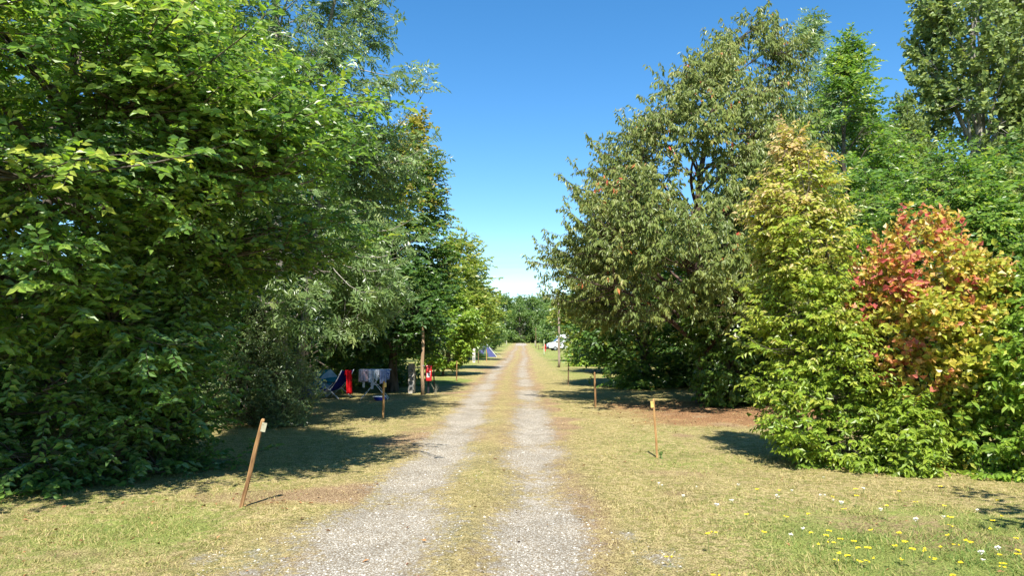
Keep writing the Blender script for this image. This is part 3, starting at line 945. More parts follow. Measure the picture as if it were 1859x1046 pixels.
grow('hornbeam_tree', 'dark hornbeam in shade left of the hazel, leafy to the ground', 'tree', (4.9, 27.0), 7.2,
     [(0.05, 2.0), (1.4, 2.4), (3, 2.9), (4.4, 2.7), (6, 1.6), (7.2, 0.4)], 'beech', 270, 27, trunk_r=0.15, scale=1.2, twig=False, clump=4.0)
grow('hornbeam_tree', 'dark hornbeam behind the hazel and cherry', 'tree', (9.2, 26.5), 9.5,
     [(0.1, 1.9), (3, 2.6), (6, 2.3), (9.5, 0.4)], 'beech', 150, 28, trunk_r=0.15, scale=1.3, twig=False)
grow('hornbeam_tree', 'hornbeam with long upswept shoots against the sky right of the cherry', 'tree', (9.3, 20.4), 10.2,
     [(0.3, 1.6), (3, 2.3), (6, 2.0), (8, 1.2), (9, 0.6), (10.2, 0.1)], 'hornbeam', 220, 29, trunk_r=0.15, scale=1.25, shift=((0, 0, 0), (8, 0.05, 0), (10.2, 0.35, 0)), shoots=0.2, over=dict(rise=1.0), twig=True, tint=(0.18, 0.95))
grow('ash_tree', 'slender pale green ash top showing behind the cherry', 'tree', (10.9, 26.5), 13.2,
     [(5, 1.4), (8, 1.5), (11, 1.0), (13.2, 0.15)], 'ash', 110, 30, trunk_r=0.13, scale=1.3, twig=False)
grow('hornbeam_tree', 'lower hornbeam between the upswept hornbeam and the poplars', 'tree', (9.7, 16.4), 6.2,
     [(0.3, 1.5), (2.5, 2.0), (4, 1.9), (5.3, 1.2), (6.2, 0.2)], 'hornbeam', 210, 31, trunk_r=0.13, scale=1.1, shoots=0.16, front=0.6, top_tint=0.2, tint=(0.16, 0.92))
pop = grow('poplar_tree', 'tall grey-green poplar with pale trunk towering at the right', 'tree', (20.6, 32.0), 22,
           [(1.5, 1.4), (6, 2.2), (12, 2.6), (17, 2.3), (22, 0.5)], 'poplar', 400, 32, trunk_r=0.30, zmin=0.08, twig=False, lump=0.26, shoots=0.08, big=1.55, limbs=60, tint=(0, 0.93), clump=6.0)
copy_tree(pop, (24.6, 34.0), 2.1, 'second tall poplar at the far right edge behind the first', 1.04)
copy_tree(pop, (18.0, 37.0), 4.0, 'shorter poplar left of and behind the tall pale-trunked one', 0.62)
copy_tree(pop, (16.2, 30.0), 1.0, 'young poplar half hidden left of the tall poplars', 0.53)
grow('poplar_tree', 'leafy poplar branch tips cut by the right edge above the green shrub', 'tree', (12.3, 16.0), 6.6,
     [(1.0, 0.9), (3, 1.5), (5, 1.4), (6.6, 0.3)], 'poplar', 100, 33, trunk_r=0.09, scale=0.62, twig=False, tint=(0.2, 1.0))
grow('hornbeam_tree', 'dark hornbeam below the poplars at the right', 'tree', (14.2, 22.5), 6.0,
     [(0.1, 2.0), (3, 2.4), (6, 0.4)], 'beech', 140, 34, trunk_r=0.13, scale=1.3, twig=False)
grow('dogwood_shrub', 'sunlit bright green shrub beyond the dark hornbeam on the right', 'shrub', (4.75, 47.0), 2.5,
     [(0.1, 0.95), (1, 1.15), (2.5, 0.4)], 'dogwood', 110, 35, trunk_r=0.06, stems=5, scale=1.7, twig=False)
grow('hornbeam_tree', 'brownish green tree behind the wooden pole on the right', 'tree', (6.4, 58.0), 6.4,
     [(0.5, 2.0), (2.5, 3.0), (4.5, 2.6), (6.4, 0.5)], 'autumn', 150, 36, trunk_r=0.16, twig=False, scale=1.3, tint=(0.1, 0.95))
grow('hornbeam_tree', 'green hornbeam between the hazel side and the brownish tree', 'tree', (5.6, 38.0), 6.8,
     [(0.5, 1.6), (2.6, 2.5), (4.6, 2.3), (6.8, 0.4)], 'beech', 150, 37, trunk_r=0.16, twig=False, scale=1.5)

hedge_src = grow('hedge_tree', 'dense dark hedge tree far back on the left behind the ash', 'tree', (-12.5, 16.0), 8.5,
     [(0.05, 2.3), (2, 2.7), (5, 2.6), (7, 1.6), (8.5, 0.4)], 'beech', 130, 38, trunk_r=0.14, scale=1.5, twig=False, fill=0.6)
for k, (x, y, sc_, lab) in enumerate([
        (-11.0, 22.0, 1.0, 'second dark hedge tree back on the left, behind the drying rack'),
        (-5.5, 28.4, 0.8, 'dark leafy tree closing the shade right behind the drying rack'),
        (-11.5, 28.5, 1.1, 'third dark hedge tree back on the left'),
        (-10.0, 36.0, 1.05, 'fourth dark hedge tree back on the left'),
        (-9.5, 45.0, 1.0, 'fifth dark hedge tree back on the left'),
        (-10.0, 55.0, 1.0, 'sixth dark hedge tree back on the left'),
        (-9.5, 70.0, 1.05, 'farthest dark hedge tree back on the left'),
        (-9.2, 14.6, 1.15, 'dark hedge tree showing between the two foreground hornbeams'),
        (-8.0, 18.2, 1.1, 'dark hedge tree close behind the privet shrub and ash'),
        (-14.5, 11.0, 1.1, 'dark hedge tree outside the left edge of the picture'),
        (10.5, 36.0, 1.0, 'dark hedge tree back on the right behind the cherry'),
        (13.0, 30.5, 1.0, 'dark hedge tree back on the right before the poplars'),
        (16.5, 25.0, 1.0, 'dark hedge tree at the foot of the poplars'),
        (13.2, 18.6, 0.72, 'low dark hedge tree behind the green shrub at the right edge'),
        (10.5, 47.0, 1.0, 'farther dark hedge tree back on the right'),
        (11.5, 62.0, 1.05, 'farthest dark hedge tree back on the right'),
        (-3.25, 68.0, 0.34, 'low dark bush hiding the left half of the far tent')]):
    copy_tree(hedge_src, (x, y), 0.9 * k + 0.5, lab, sc_, 'dark hedge trees behind the pitches')

# --- two trees that stand outside the frame and throw the shade in the lower right corner
grow('hornbeam_tree', 'hornbeam standing right of the viewer whose shade falls in the lower right corner', 'tree', (6.7, 3.9), 5.0,
     [(2.0, 1.3), (3, 2.0), (4.2, 1.8), (5.0, 0.5)], 'beech', 55, 39, trunk_r=0.1, scale=1.6, twig=False)
grow('hazel_shrub', 'hazel behind the viewer at the right shading the near grass', 'shrub', (4.3, 2.4), 3.3,
     [(1.2, 0.8), (2.4, 1.1), (3.3, 0.4)], 'hazel', 40, 40, trunk_r=0.05, stems=4, scale=1.3, twig=False)

# --- farther along both sides, and the wood that closes the track
far_l = grow('far_tree', 'round green tree beyond the tent on the left of the track', 'tree', (-4.2, 84.0), 7.4,
             [(0.4, 2.2), (2, 3.1), (4, 3.0), (6, 1.9), (7.4, 0.5)], 'far', 150, 41, trunk_r=0.2, twig=False, scale=0.62)
far_r = grow('far_tree', 'green tree standing behind the white campervan', 'tree', (8.0, 128.0), 8.4,
             [(0.4, 2.4), (2.5, 3.6), (5, 3.3), (7, 2.0), (8.4, 0.5)], 'far', 150, 42, trunk_r=0.2, twig=False, scale=0.72)
copy_tree(far_l, (-4.6, 112.0), 1.7, 'third distant tree along the left of the track', 1.05, 'distant trees along the track')
copy_tree(far_r, (-4.8, 150.0), 2.6, 'fourth distant tree along the left of the track', 0.95, 'distant trees along the track')
copy_tree(far_l, (-4.6, 190.0), 4.4, 'farthest tree along the left of the track', 1.0, 'distant trees along the track')
copy_tree(far_l, (9.6, 88.0), 3.3, 'distant tree right of the track in front of the campervan', 0.92, 'distant trees along the track')
copy_tree(far_r, (9.6, 165.0), 5.0, 'distant tree right of the track beyond the campervan', 0.95, 'distant trees along the track')
wood_pos = [(-16, 250, 1.15), (-9, 244, 1.05), (-3, 252, 1.2), (2.5, 243, 0.95), (7, 250, 1.15), (12, 241, 0.95), (17, 250, 1.2), (23, 244, 1.05), (30, 252, 1.25), (-24, 252, 1.2)]
where = ['far left', 'left', 'left of centre', 'just left of the track end', 'right behind the track end', 'just right of the track end', 'right of centre', 'right', 'far right', 'leftmost']
for k, (x, y, sc_) in enumerate(wood_pos):
    copy_tree(far_r if k % 2 else far_l, (x, y), k * 1.3, 'wood tree closing the far end of the track, ' + where[k], sc_ * (1.6 if k % 2 else 1.85), 'trees closing the far end of the track')

for k, (x, y, sc_, lab) in enumerate([(-12, 272, 2.3, 'left'), (-4, 276, 2.4, 'left of centre'), (4, 270, 2.3, 'in the middle'), (11, 275, 2.4, 'right of centre'), (20, 272, 2.3, 'right')]):
    copy_tree(far_l, (x, y), 2.0 * k + 0.4, 'taller tree in the second row of the far wood, ' + lab, sc_, 'trees closing the far end of the track')

# ------------------------------------------------------------------ grass, stones, fallen leaves
def scatter(n, y0, y1, rng, power=1.0):
    """points in front of the viewer, thinning with distance"""
    u = rng.random(n)
    y = y0 * (y1 / y0) ** u if power == 1.0 else (y0 ** (1 - power) + u * (y1 ** (1 - power) - y0 ** (1 - power))) ** (1 / (1 - power))
    x = rng.uniform(-1, 1, n) * (0.74 * y + 1.0)
    return x, y


GRASS = leaf_mat('grass_blade', [(0.0, (0.476, 0.385, 0.189)), (0.22, (0.328, 0.246, 0.098)), (0.40, (0.377, 0.336, 0.123)), (0.58, (0.246, 0.271, 0.070)), (0.8, (0.139, 0.205, 0.037)), (1.0, (0.082, 0.156, 0.025))], 0.25, 0.6, 0.3, (1.1, 1.1, 0.8))


def build_grass():
    rng = np.random.default_rng(77)
    x, y = scatter(250000, 4.2, 22.0, rng)
    lay = ground_layers(x, y)
    clump = fbm(x, y, 0.35, 71, 2)
    bare = np.clip(0.55 * np.exp(-((x - track_x(y)) / 0.6) ** 2) + 1.25 * lay['gravel'] + 0.55 * lay['dirt'] + 0.75 * lay['litter'], 0, 1)
    ok = rng.random(len(x)) < (1 - bare) * (0.30 + 1.1 * sstep(0.35, 0.68, clump))
    x, y, g, clump = x[ok], y[ok], lay['green'][ok], clump[ok]
    n = len(x)
    h = rng.uniform(0.010, 0.032, n) * (0.75 + 0.7 * g) * (1 + 0.5 * sstep(0.6, 0.8, clump))
    tall = rng.random(n) < 0.0012
    h = np.where(tall, rng.uniform(0.09, 0.17, n), h)
    a = rng.uniform(0, 2 * np.pi, n)
    lean = rng.uniform(0.5, 2.2, n) * h
    wv = rng.uniform(0.0014, 0.0032, n) * (1 + 0.08 * y)
    wv = np.where(tall, 0.0018, wv)
    zg = ground_h(x, y) - 0.003
    b = a + np.pi / 2 + rng.normal(0, 0.5, n)
    p0 = np.stack([x - wv * np.cos(b), y - wv * np.sin(b), zg], -1)
    p1 = np.stack([x + wv * np.cos(b), y + wv * np.sin(b), zg], -1)
    p2 = np.stack([x + lean * np.cos(a), y + lean * np.sin(a), zg + h], -1)
    tint = np.clip(0.66 * g - 0.05 + 0.25 * (fbm(x, y, 0.5, 73, 2) - 0.5) * 2 + rng.normal(0.12, 0.2, n), 0, 1)
    tint = np.where(tall, 0.05, tint)
    V = np.stack([p0, p1, p2], 1).reshape(-1, 3)
    F = np.arange(3 * n).reshape(-1, 3)
    o = link('grass', mesh_np('grass', V, F, {'tint': np.repeat(tint, 3)}, False, [GRASS]))
    tag(o, 'short sun-dried grass growing over the ground and between the ruts', 'grass', None, 'stuff')


build_grass()


def build_stones():
    rng = np.random.default_rng(78)
    x, y = scatter(42000, 4.3, 16.0, rng)
    lay = ground_layers(x, y)
    ok = rng.random(len(x)) < lay['gravel'] ** 1.3
    x, y = x[ok][:8500], y[ok][:8500]
    n = len(x)
    r = rng.uniform(0.005, 0.013, n) * (1 + 0.5 * (rng.random(n) < 0.06))
    base = np.array([(1, 0, 0), (0, 1, 0), (-1, 0, 0), (0, -1, 0), (0, 0, 0.7)])
    v = base[None] * rng.uniform(0.6, 1.25, (n, 5, 1)) * r[:, None, None]
    a = rng.uniform(0, 6.28, n)
    c, s_ = np.cos(a), np.sin(a)
    vx = v[..., 0] * c[:, None] - v[..., 1] * s_[:, None]
    vy = v[..., 0] * s_[:, None] + v[..., 1] * c[:, None]
    V = np.stack([vx + x[:, None], vy + y[:, None], v[..., 2] + (ground_h(x, y) - 0.001)[:, None]], -1).reshape(-1, 3)
    b = np.arange(n)[:, None] * 5
    F = np.concatenate([b + np.array([[0, 1, 4]]), b + np.array([[1, 2, 4]]), b + np.array([[2, 3, 4]]), b + np.array([[3, 0, 4]])])
    m = leaf_mat('stone_chip', [(0.0, (0.16, 0.145, 0.12)), (0.5, (0.32, 0.295, 0.25)), (1.0, (0.52, 0.49, 0.43))], 0.0, 0.85, 0.2, (1, 1, 1))
    o = link('gravel_stones', mesh_np('gravel_stones', V, F, {'tint': np.repeat(rng.random(n), 5)}, False, [m]))
    tag(o, 'loose pale gravel lying in the wheel ruts', 'gravel', None, 'stuff')


build_stones()


def build_litter():
    rng = np.random.default_rng(79)
    x1, y1 = scatter(26000, 4.5, 24.0, rng)
    lay = ground_layers(x1, y1)
    pr_ = 0.5 * lay['litter'] + 0.006 + 0.02 * (x1 < -2.4)
    ok = rng.random(len(x1)) < pr_
    x, y = x1[ok][:5200], y1[ok][:5200]
    n = len(x)
    P = np.stack([x, y, ground_h(x, y) + rng.uniform(0.006, 0.02, n)], -1)
    a = rng.uniform(0, 6.28, n)
    A = nrm(np.stack([np.cos(a), np.sin(a), rng.normal(0, 0.25, n)], -1))
    Nn = nrm(np.stack([rng.normal(0, 0.35, n), rng.normal(0, 0.35, n), np.ones(n)], -1))
    ln = rng.uniform(0.03, 0.07, n)
    m = leaf_mat('fallen_leaf', [(0.0, (0.09, 0.042, 0.02)), (0.5, (0.25, 0.12, 0.05)), (0.9, (0.38, 0.23, 0.10)), (1.0, (0.36, 0.09, 0.04))], 0.12, 0.7, 0.2, (1, 1, 1))
    o = link('fallen_leaves', leaf_mesh('fallen_leaves', P, A, Nn, ln, ln * 0.5, rng.random(n), m, False))
    tag(o, 'brown and orange fallen leaves strewn below the trees', 'leaf litter', None, 'stuff')


build_litter()

# ------------------------------------------------------------------ wild flowers in the lawn
def plain(name, c, rough=0.6, spec=0.3, metallic=0.0, var=0.12, scale=20):
    return noise_mat(name, tuple(v * (1 - var) for v in c), tuple(min(1, v * (1 + var)) for v in c), scale, rough, (1, 1, 1), 0.0, spec, 3.0, metallic)


M_STALK = plain('flower_stalk', (0.12, 0.18, 0.04))
M_YELLOW = plain('yellow_petal', (0.85, 0.62, 0.015), 0.55)
M_WHITE = plain('white_petal', (0.66, 0.64, 0.56), 0.6)


def flower_mesh(kind, h, r, seed):
    rd = random.Random(seed)
    b = MB()
    lx, ly = rd.uniform(-.03, .03), rd.uniform(-.03, .03)
    b.tube([(0, 0, -0.01), (lx * .4, ly * .4, h * .55), (lx, ly, h)], 0.0022, 4)
    nst = len(b.f)
    if kind == 'yellow':
        n = 11
        vs, fs = [(lx, ly, h + .004)], []
        for i in range(n):
            a0, a1 = 2 * math.pi * i / n, 2 * math.pi * (i + .8) / n
            vs += [(lx + r * math.cos(a0), ly + r * math.sin(a0), h + .006 + rd.uniform(0, .004)), (lx + r * math.cos(a1), ly + r * math.sin(a1), h + .006 + rd.uniform(0, .004))]
            fs.append((0, 1 + 2 * i, 2 + 2 * i))
        b.add(vs, fs)
        b.lathe([(r * .15, h), (r * .42, h + .004), (r * .34, h + .011), (r * .1, h + .014)], 8)
    else:
        for i in range(9):
            a, q = rd.uniform(0, 6.28), r * math.sqrt(rd.random())
            cx, cy = lx + q * math.cos(a), ly + q * math.sin(a)
            z = h + rd.uniform(-.004, .004)
            b.tube([(lx, ly, h - r * .9), (cx, cy, z)], 0.0012, 3)
            b.lathe([(r * .10, z), (r * .28, z + .003), (r * .24, z + .008), (r * .05, z + .011)], 6, Matrix.Translation((cx, cy, 0)))
    me = bpy.data.meshes.new('flower')
    me.from_pydata(b.v, [], b.f)
    me.materials.append(M_STALK)
    me.materials.append(M_YELLOW if kind == 'yellow' else M_WHITE)
    me.polygons.foreach_set('material_index', [0 if i < nst else 1 for i in range(len(b.f))])
    me.update()
    return me


def plant_flowers():
    rd = random.Random(5)
    ym = [flower_mesh('yellow', h, r, i) for i, (h, r) in enumerate([(.10, .018), (.14, .022), (.07, .016), (.17, .021)])]
    wm = [flower_mesh('white', h, r, i) for i, (h, r) in enumerate([(.07, .017), (.10, .021), (.05, .014)])]
    spots = [('yellow', x + rd.gauss(0, sx), y + rd.gauss(0, sy)) for x, y, sx, sy, n in (
        (2.55, 6.25, .10, .22, 7), (2.65, 5.75, .15, .20, 9), (3.35, 5.65, .35, .18, 14), (3.0, 6.6, .5, .5, 9), (4.0, 6.5, .35, .35, 9),
        (3.3, 7.8, .7, .7, 8), (1.5, 6.2, .25, .4, 4), (3.9, 5.55, .2, .15, 7), (4.6, 7.4, .4, .4, 5)) for _ in range(n)]
    spots += [('white', x + rd.gauss(0, sx), y + rd.gauss(0, sy)) for x, y, sx, sy, n in (
        (2.2, 8.3, .45, .3, 6), (2.9, 7.2, .5, .6, 6), (3.7, 7.5, .35, .4, 6), (3.2, 8.6, .7, .4, 5), (4.0, 6.2, .4, .4, 3)) for _ in range(n)]
    for kind, x, y in spots:
        o = link('yellow_flower' if kind == 'yellow' else 'white_flower', rd.choice(ym if kind == 'yellow' else wm), None, (x, y, gh(x, y)))
        k = rd.uniform(.7, 1.15)
        o.rotation_euler = (0, 0, rd.uniform(0, 6.28))
        o.scale = (k, k, rd.uniform(.6, 1.1))
        if kind == 'yellow':
            tag(o, 'small yellow wildflower in the green grass at lower right', 'flower', 'yellow wildflowers in the grass at lower right')
        else:
            tag(o, 'small white flower head in the grass before the right shrubs', 'flower', 'white wildflowers in the grass at lower right')


plant_flowers()

# ------------------------------------------------------------------ stakes, poles, pedestals
M_STAKE = noise_mat('stake_wood', (0.11, 0.052, 0.02), (0.36, 0.205, 0.085), 10, 0.8, (4, 4, 0.5), 0.35)
M_STAKE2 = noise_mat('fresh_stake_wood', (0.24, 0.125, 0.042), (0.47, 0.28, 0.115), 10, 0.75, (4, 4, 0.5), 0.3)
M_STAKE_DARK = noise_mat('old_stake_wood', (0.075, 0.045, 0.025), (0.22, 0.14, 0.075), 10, 0.85, (4, 4, 0.5), 0.35)
M_GREYWOOD = noise_mat('grey_pole_wood', (0.16, 0.125, 0.095), (0.36, 0.29, 0.22), 6, 0.85, (5, 5, 0.35), 0.4)
M_TANWOOD = noise_mat('tan_pole_wood', (0.24, 0.15, 0.085), (0.46, 0.32, 0.19), 6, 0.85, (5, 5, 0.35), 0.4)
M_PLATE = plain('tag_plate', (0.56, 0.40, 0.12), 0.5)
M_PALEPLATE = plain('pale_tag_plate', (0.34, 0.32, 0.22), 0.6)
M_METAL = plain('grey_metal', (0.33, 0.33, 0.33), 0.4, 0.5, 0.6)
M_NAIL = plain('nail_metal', (0.10, 0.09, 0.08), 0.5, 0.5, 0.8)
M_BLACK = plain('dark_plastic', (0.02, 0.02, 0.022), 0.5)


def stake(x, y, h, w, label, mat, lean=(0, 0), plate=None, side=1, group='wooden marker stakes along the track'):
    t = thing('wooden_stake', label, 'stake', (x, y, gh(x, y) - 0.05), 0.0, group)
    t.rotation_euler = (lean[1], lean[0], 0.25 * side)
    b = MB()
    k = w / 2
    zs = [0, .05 + .3 * h, .05 + .7 * h, .05 + h - .02, .05 + h]
    f = [.92, 1, .97, .95, .66]
    dx = [0, .004, -.003, 0, .003]
    vs, fs = [], []
    for z, q, d in zip(zs, f, dx):
        c = k * q
        for sx, sy in ((-1, -.55), (-.55, -1), (.55, -1), (1, -.55), (1, .55), (.55, 1), (-.55, 1), (-1, .55)):
            vs.append((sx * c + d, sy * c, z))
    for i in range(len(zs) - 1):
        for j in range(8):
            fs.append((i * 8 + j, i * 8 + (j + 1) % 8, i * 8 + 8 + (j + 1) % 8, i * 8 + 8 + j))
    fs += [tuple(range(7, -1, -1)), tuple(range(len(vs) - 8, len(vs)))]
    b.add(vs, fs).build('post', mat, t)
    if plate:
        zt = .05 + h - .035
        xa, xb = sorted((side * k * .1, side * (k + .03)))
        pl = MB().box((xa, -k - .008, zt - .095), (xb, -k - .003, zt), None, .002).build('tag_plate', plate, t)
        MB().lathe([(.004, 0), (.004, .004), (.001, .006)], 6, Matrix.Translation((side * k * .6, -k - .008, zt - .02)) @ Matrix.Rotation(R(90), 4, 'X')).build('nail', M_NAIL, pl)
    return t


stake(-2.80, 7.75, 0.93, 0.042, 'weathered stake leaning to the right in front of the left shade', M_STAKE, (R(12.5), R(3)), M_PALEPLATE, 1)
stake(2.13, 11.0, 0.86, 0.032, 'thin pale upright stake nearest on the right of the track', M_STAKE2, (R(-2.6), 0), M_PLATE, -1)
stake(-2.80, 16.2, 0.82, 0.045, 'upright stake with yellowish tag in front of the drying rack', M_STAKE2, (R(0.8), 0), M_PLATE, 1)
stake(2.16, 19.3, 0.90, 0.045, 'brown stake at the shade edge, second on the right', M_STAKE, (R(-1), 0))
stake(2.07, 27.5, 0.82, 0.040, 'dark thin stake third on the right before the grey pole', M_STAKE_DARK, (R(2), 0))
stake(-2.62, 25.1, 0.72, 0.045, 'old stake standing right of the red box', M_STAKE_DARK, (R(-1.5), 0))
stake(-2.33, 31.2, 0.85, 0.045, 'stake on the green patch beyond the red box', M_STAKE, (R(1), 0))
stake(-1.95, 57.0, 0.92, 0.06, 'pale stake in front of the far tent', M_STAKE2, (R(-1), 0))
stake(-2.40, 53.0, 0.80, 0.06, 'dark stake right of the cream pedestal', M_STAKE_DARK, (0, 0))
stake(4.3, 120.0, 0.80, 0.09, 'distant stake left of the campervan', M_STAKE_DARK, (0, 0))


def pole(x, y, h, r, label, mat, name='wooden_pole', cat='pole'):
    t = thing(name, label, cat, (x, y, gh(x, y) - 0.08))
    b = MB()
    n = 7
    b.tube([(0.012 * math.sin(i * 1.7), 0.01 * math.cos(i), (h + .08) * i / n) for i in range(n + 1)], [r * (1.06 - .22 * i / n) for i in range(n + 1)], 12)
    b.build('shaft', mat, t, smooth=True)
    MB().lathe([(r * .86, h + .06), (r * .96, h + .075), (r * .9, h + .095), (r * .3, h + .12)], 12).build('cap', M_METAL, t, smooth=True)
    MB().lathe([(r * 1.09, h * .42), (r * 1.11, h * .42 + .006), (r * 1.11, h * .42 + .03), (r * 1.07, h * .42 + .036)], 12).build('band', M_METAL, t, smooth=True)
    return t


pole(-2.78, 23.1, 2.3, 0.055, 'tan wooden pole left of the red box', M_TANWOOD)
pole(2.83, 44.7, 3.9, 0.072, 'tall grey wooden pole on the right in front of the campervan', M_GREYWOOD)
pole(4.6, 143.0, 3.8, 0.07, 'thin dark pole near the far end right of the track', M_STAKE_DARK)
pole(3.5, 81.0, 1.65, 0.06, 'pale greenish post left of the campervan', noise_mat('pale_green_post', (0.30, 0.34, 0.18), (0.50, 0.52, 0.32), 8, 0.8), 'marker_post', 'post')
pole(5.1, 163.0, 1.15, 0.12, 'short pale post near the far end right of the track', M_PALEPLATE, 'marker_post', 'post')
pole(-1.35, 180.0, 1.05, 0.12, 'short pale post near the far end left of the track', M_PALEPLATE, 'marker_post', 'post')


def pedestal(x, y, h, label, body, rz=0.0):
    t = thing('power_pedestal', label, 'pedestal', (x, y, gh(x, y) - .04), rz, 'camping power pedestals')
    MB().box((-.10, -.08, 0), (.10, .08, h + .04), None, .012).build('housing', body, t)
    MB().box((-.112, -.092, h + .042), (.112, .092, h + .075), None, .01).build('lid', body, t)
    MB().box((-.075, -.088, .14), (.075, -.0815, h * .46), None, .003).build('door', M_METAL, t)
    for k, (zz_, hh) in enumerate(((h * .88, .085), (h * .62, .075))):
        fl = MB().box((-.05, -.112, zz_ - hh), (.05, -.0815, zz_), None, .008).build('socket', M_BLACK, t)
        MB().box((-.042, -.119, zz_ - hh + .01), (.042, -.1125, zz_ - .012), None, .002).build('flap', M_METAL, fl)
    return t


M_PED = noise_mat('weathered_grey_housing', (0.27, 0.245, 0.21), (0.40, 0.37, 0.32), 5, 0.7)
M_CREAM = noise_mat('cream_housing', (0.60, 0.55, 0.45), (0.72, 0.68, 0.58), 5, 0.6)
pedestal(-3.22, 23.9, 0.92, 'grey electric pedestal left of the tan pole', M_PED, R(-8))
pedestal(-2.85, 55.5, 1.0, 'cream electric pedestal standing before the far tent', M_CREAM, R(6))

# --- red box on its post
M_RED = noise_mat('red_enamel', (0.52, 0.012, 0.016), (0.62, 0.02, 0.022), 6, 0.35, spec=0.5)
M_LABEL = plain('white_label', (0.82, 0.82, 0.80), 0.5)
t = thing('red_box', 'bright red box with white label on a dark post', 'box', (-2.66, 23.7, gh(-2.66, 23.7) - .04), R(8))
MB().box((-.03, .06, 0), (.03, .12, .93), None, .006).build('post', M_BLACK, t)
bd = MB().box((-.10, -.09, .45), (.10, .058, .88), None, .02).build('body', M_RED, t)
MB().box((-.112, -.105, .882), (.112, .066, .945), None, .02).build('lid', M_RED, t)
MB().box((-.055, -.095, .565), (.055, -.0915, .70), None, .001).build('label', M_LABEL, bd)
MB().box((-.03, -.118, .80), (.03, -.0915, .815), None, .003).build('handle', M_BLACK, bd)
MB().lathe([(.018, 0), (.018, .004), (.01, .006)], 10, Matrix.Translation((.045, -.0915, .745)) @ Matrix.Rotation(R(90), 4, 'X')).build('emblem', M_LABEL, bd)
MB().lathe([(.012, .945), (.012, .965), (.006, .975)], 8).build('knob', M_RED, t)

# ------------------------------------------------------------------ camping gear under the left trees
M_RACK = plain('rack_enamel', (0.72, 0.73, 0.76), 0.35, 0.5)
RX, RY = -3.92, 21.3
t = thing('drying_rack', 'white folding clothes drying rack with crossed legs in the left shade', 'drying rack', (RX, RY, gh(RX, RY)), R(6))
for sy in (-.24, .24):
    for sg in (-1, 1):
        lg = MB().tube([(sg * .40, sy, .012), (-sg * .30, sy + .014 * sg, .83)], .007, 6).build('leg', M_RACK, t)
        MB().lathe([(.012, 0), (.013, .03), (.009, .035)], 8, Matrix.Translation((sg * .40, sy, -.004))).build('foot', M_BLACK, lg)
for sg in (-1, 1):
    MB().tube([(sg * .205, -.24, .237), (sg * .205, .24, .237)], .006, 6).build('crossbar', M_RACK, t)
MB().tube([(-.12, -.255, .44), (.12, -.255, .44)], .006, 6).build('brace', M_RACK, t)
b = MB()
for p, q in (((-.44, -.27), (.44, -.27)), ((.44, -.27), (.44, .27)), ((.44, .27), (-.44, .27)), ((-.44, .27), (-.44, -.27))):
    b.tube([(p[0], p[1], .85), (q[0], q[1], .85)], .009, 6)
b.build('top_frame', M_RACK, t)
for k in range(7):
    yy = -.2 + k * .067
    MB().tube([(-.44, yy, .851), (.44, yy, .851)], .003, 5).build('rod', M_RACK, t)


def garment(name, label, cat, x0, x1, lf, lb, mat, yrod, taper=0.0, wave=0.012, seed=0, hem=0.0):
    """a cloth folded over a rod of the rack: short at the back, long at the front"""
    o_ = MB()
    total = lf + lb

    def fn(u, v):
        d = v * total - lb
        w_ = wave * math.sin(u * 17 + seed) * min(1, abs(d) * 6) + .5 * wave * math.sin(u * 31 + 2 * seed + d * 9)
        q = max(0, abs(d) - .02)
        cx = (x0 + x1) / 2
        xx = cx + (x0 - cx) * (1 - 2 * u) * (1 - taper * max(0, d) / max(lf, .01))
        yy = yrod - (.014 if d > 0 else -.014) * min(1, abs(d) / .02) + w_
        zz_ = .864 - q + (hem * math.sin(u * math.pi) * (-1 if d > 0 else 0) * max(0, d) / max(lf, .01))
        return (xx + .25 * w_, yy, zz_)
    o_.grid(fn, 18, 14)
    ob = o_.build(name, mat, None, (RX, RY, gh(RX, RY)), True, .003)
    ob.rotation_euler = (0, 0, R(6))
    return tag(ob, label, cat, 'laundry on the drying rack')


M_PINK = cloth_mat('pink_print', (0.62, 0.40, 0.46), (0.78, 0.66, 0.70), 38)
M_PALE = cloth_mat('pale_blue_white', (0.55, 0.60, 0.74), (0.78, 0.80, 0.86), 22)
M_WHITEC = cloth_mat('white_cotton', (0.74, 0.76, 0.82), (0.85, 0.86, 0.89), 10)
M_LILAC = cloth_mat('grey_lilac', (0.36, 0.38, 0.58), (0.52, 0.54, 0.72), 12)
M_BLUEP = cloth_mat('blue_print', (0.06, 0.13, 0.48), (0.62, 0.68, 0.84), 30)
garment('pink_top', 'pink patterned top hanging at the left end of the rack', 'clothing', -.44, -.17, .36, .16, M_PINK, -.27, seed=1)
garment('shirt', 'pale blue and white shirt hanging beside the pink top', 'clothing', -.165, -.055, .38, .2, M_PALE, -.272, seed=2)
garment('white_cloth', 'white cloth sagging in folds at the middle of the rack', 'clothing', -.05, .15, .22, .2, M_WHITEC, -.27, .25, .02, seed=3, hem=.10)
garment('towel', 'grey lilac towel hanging right of the white cloth', 'towel', .155, .335, .42, .2, M_LILAC, -.272, seed=4)
garment('blue_cloth', 'blue and white printed cloth at the right end of the rack', 'clothing', .34, .435, .30, .16, M_BLUEP, -.27, .3, seed=5)
garment('sock', 'white sock hanging lower behind the pink top', 'sock', -.345, -.27, .53, .10, M_WHITEC, -.133, .12, .006, seed=6)
garment('sock', 'white sock hanging lower behind the pale shirt', 'sock', -.105, -.02, .58, .10, M_WHITEC, -.133, .12, .006, seed=7)

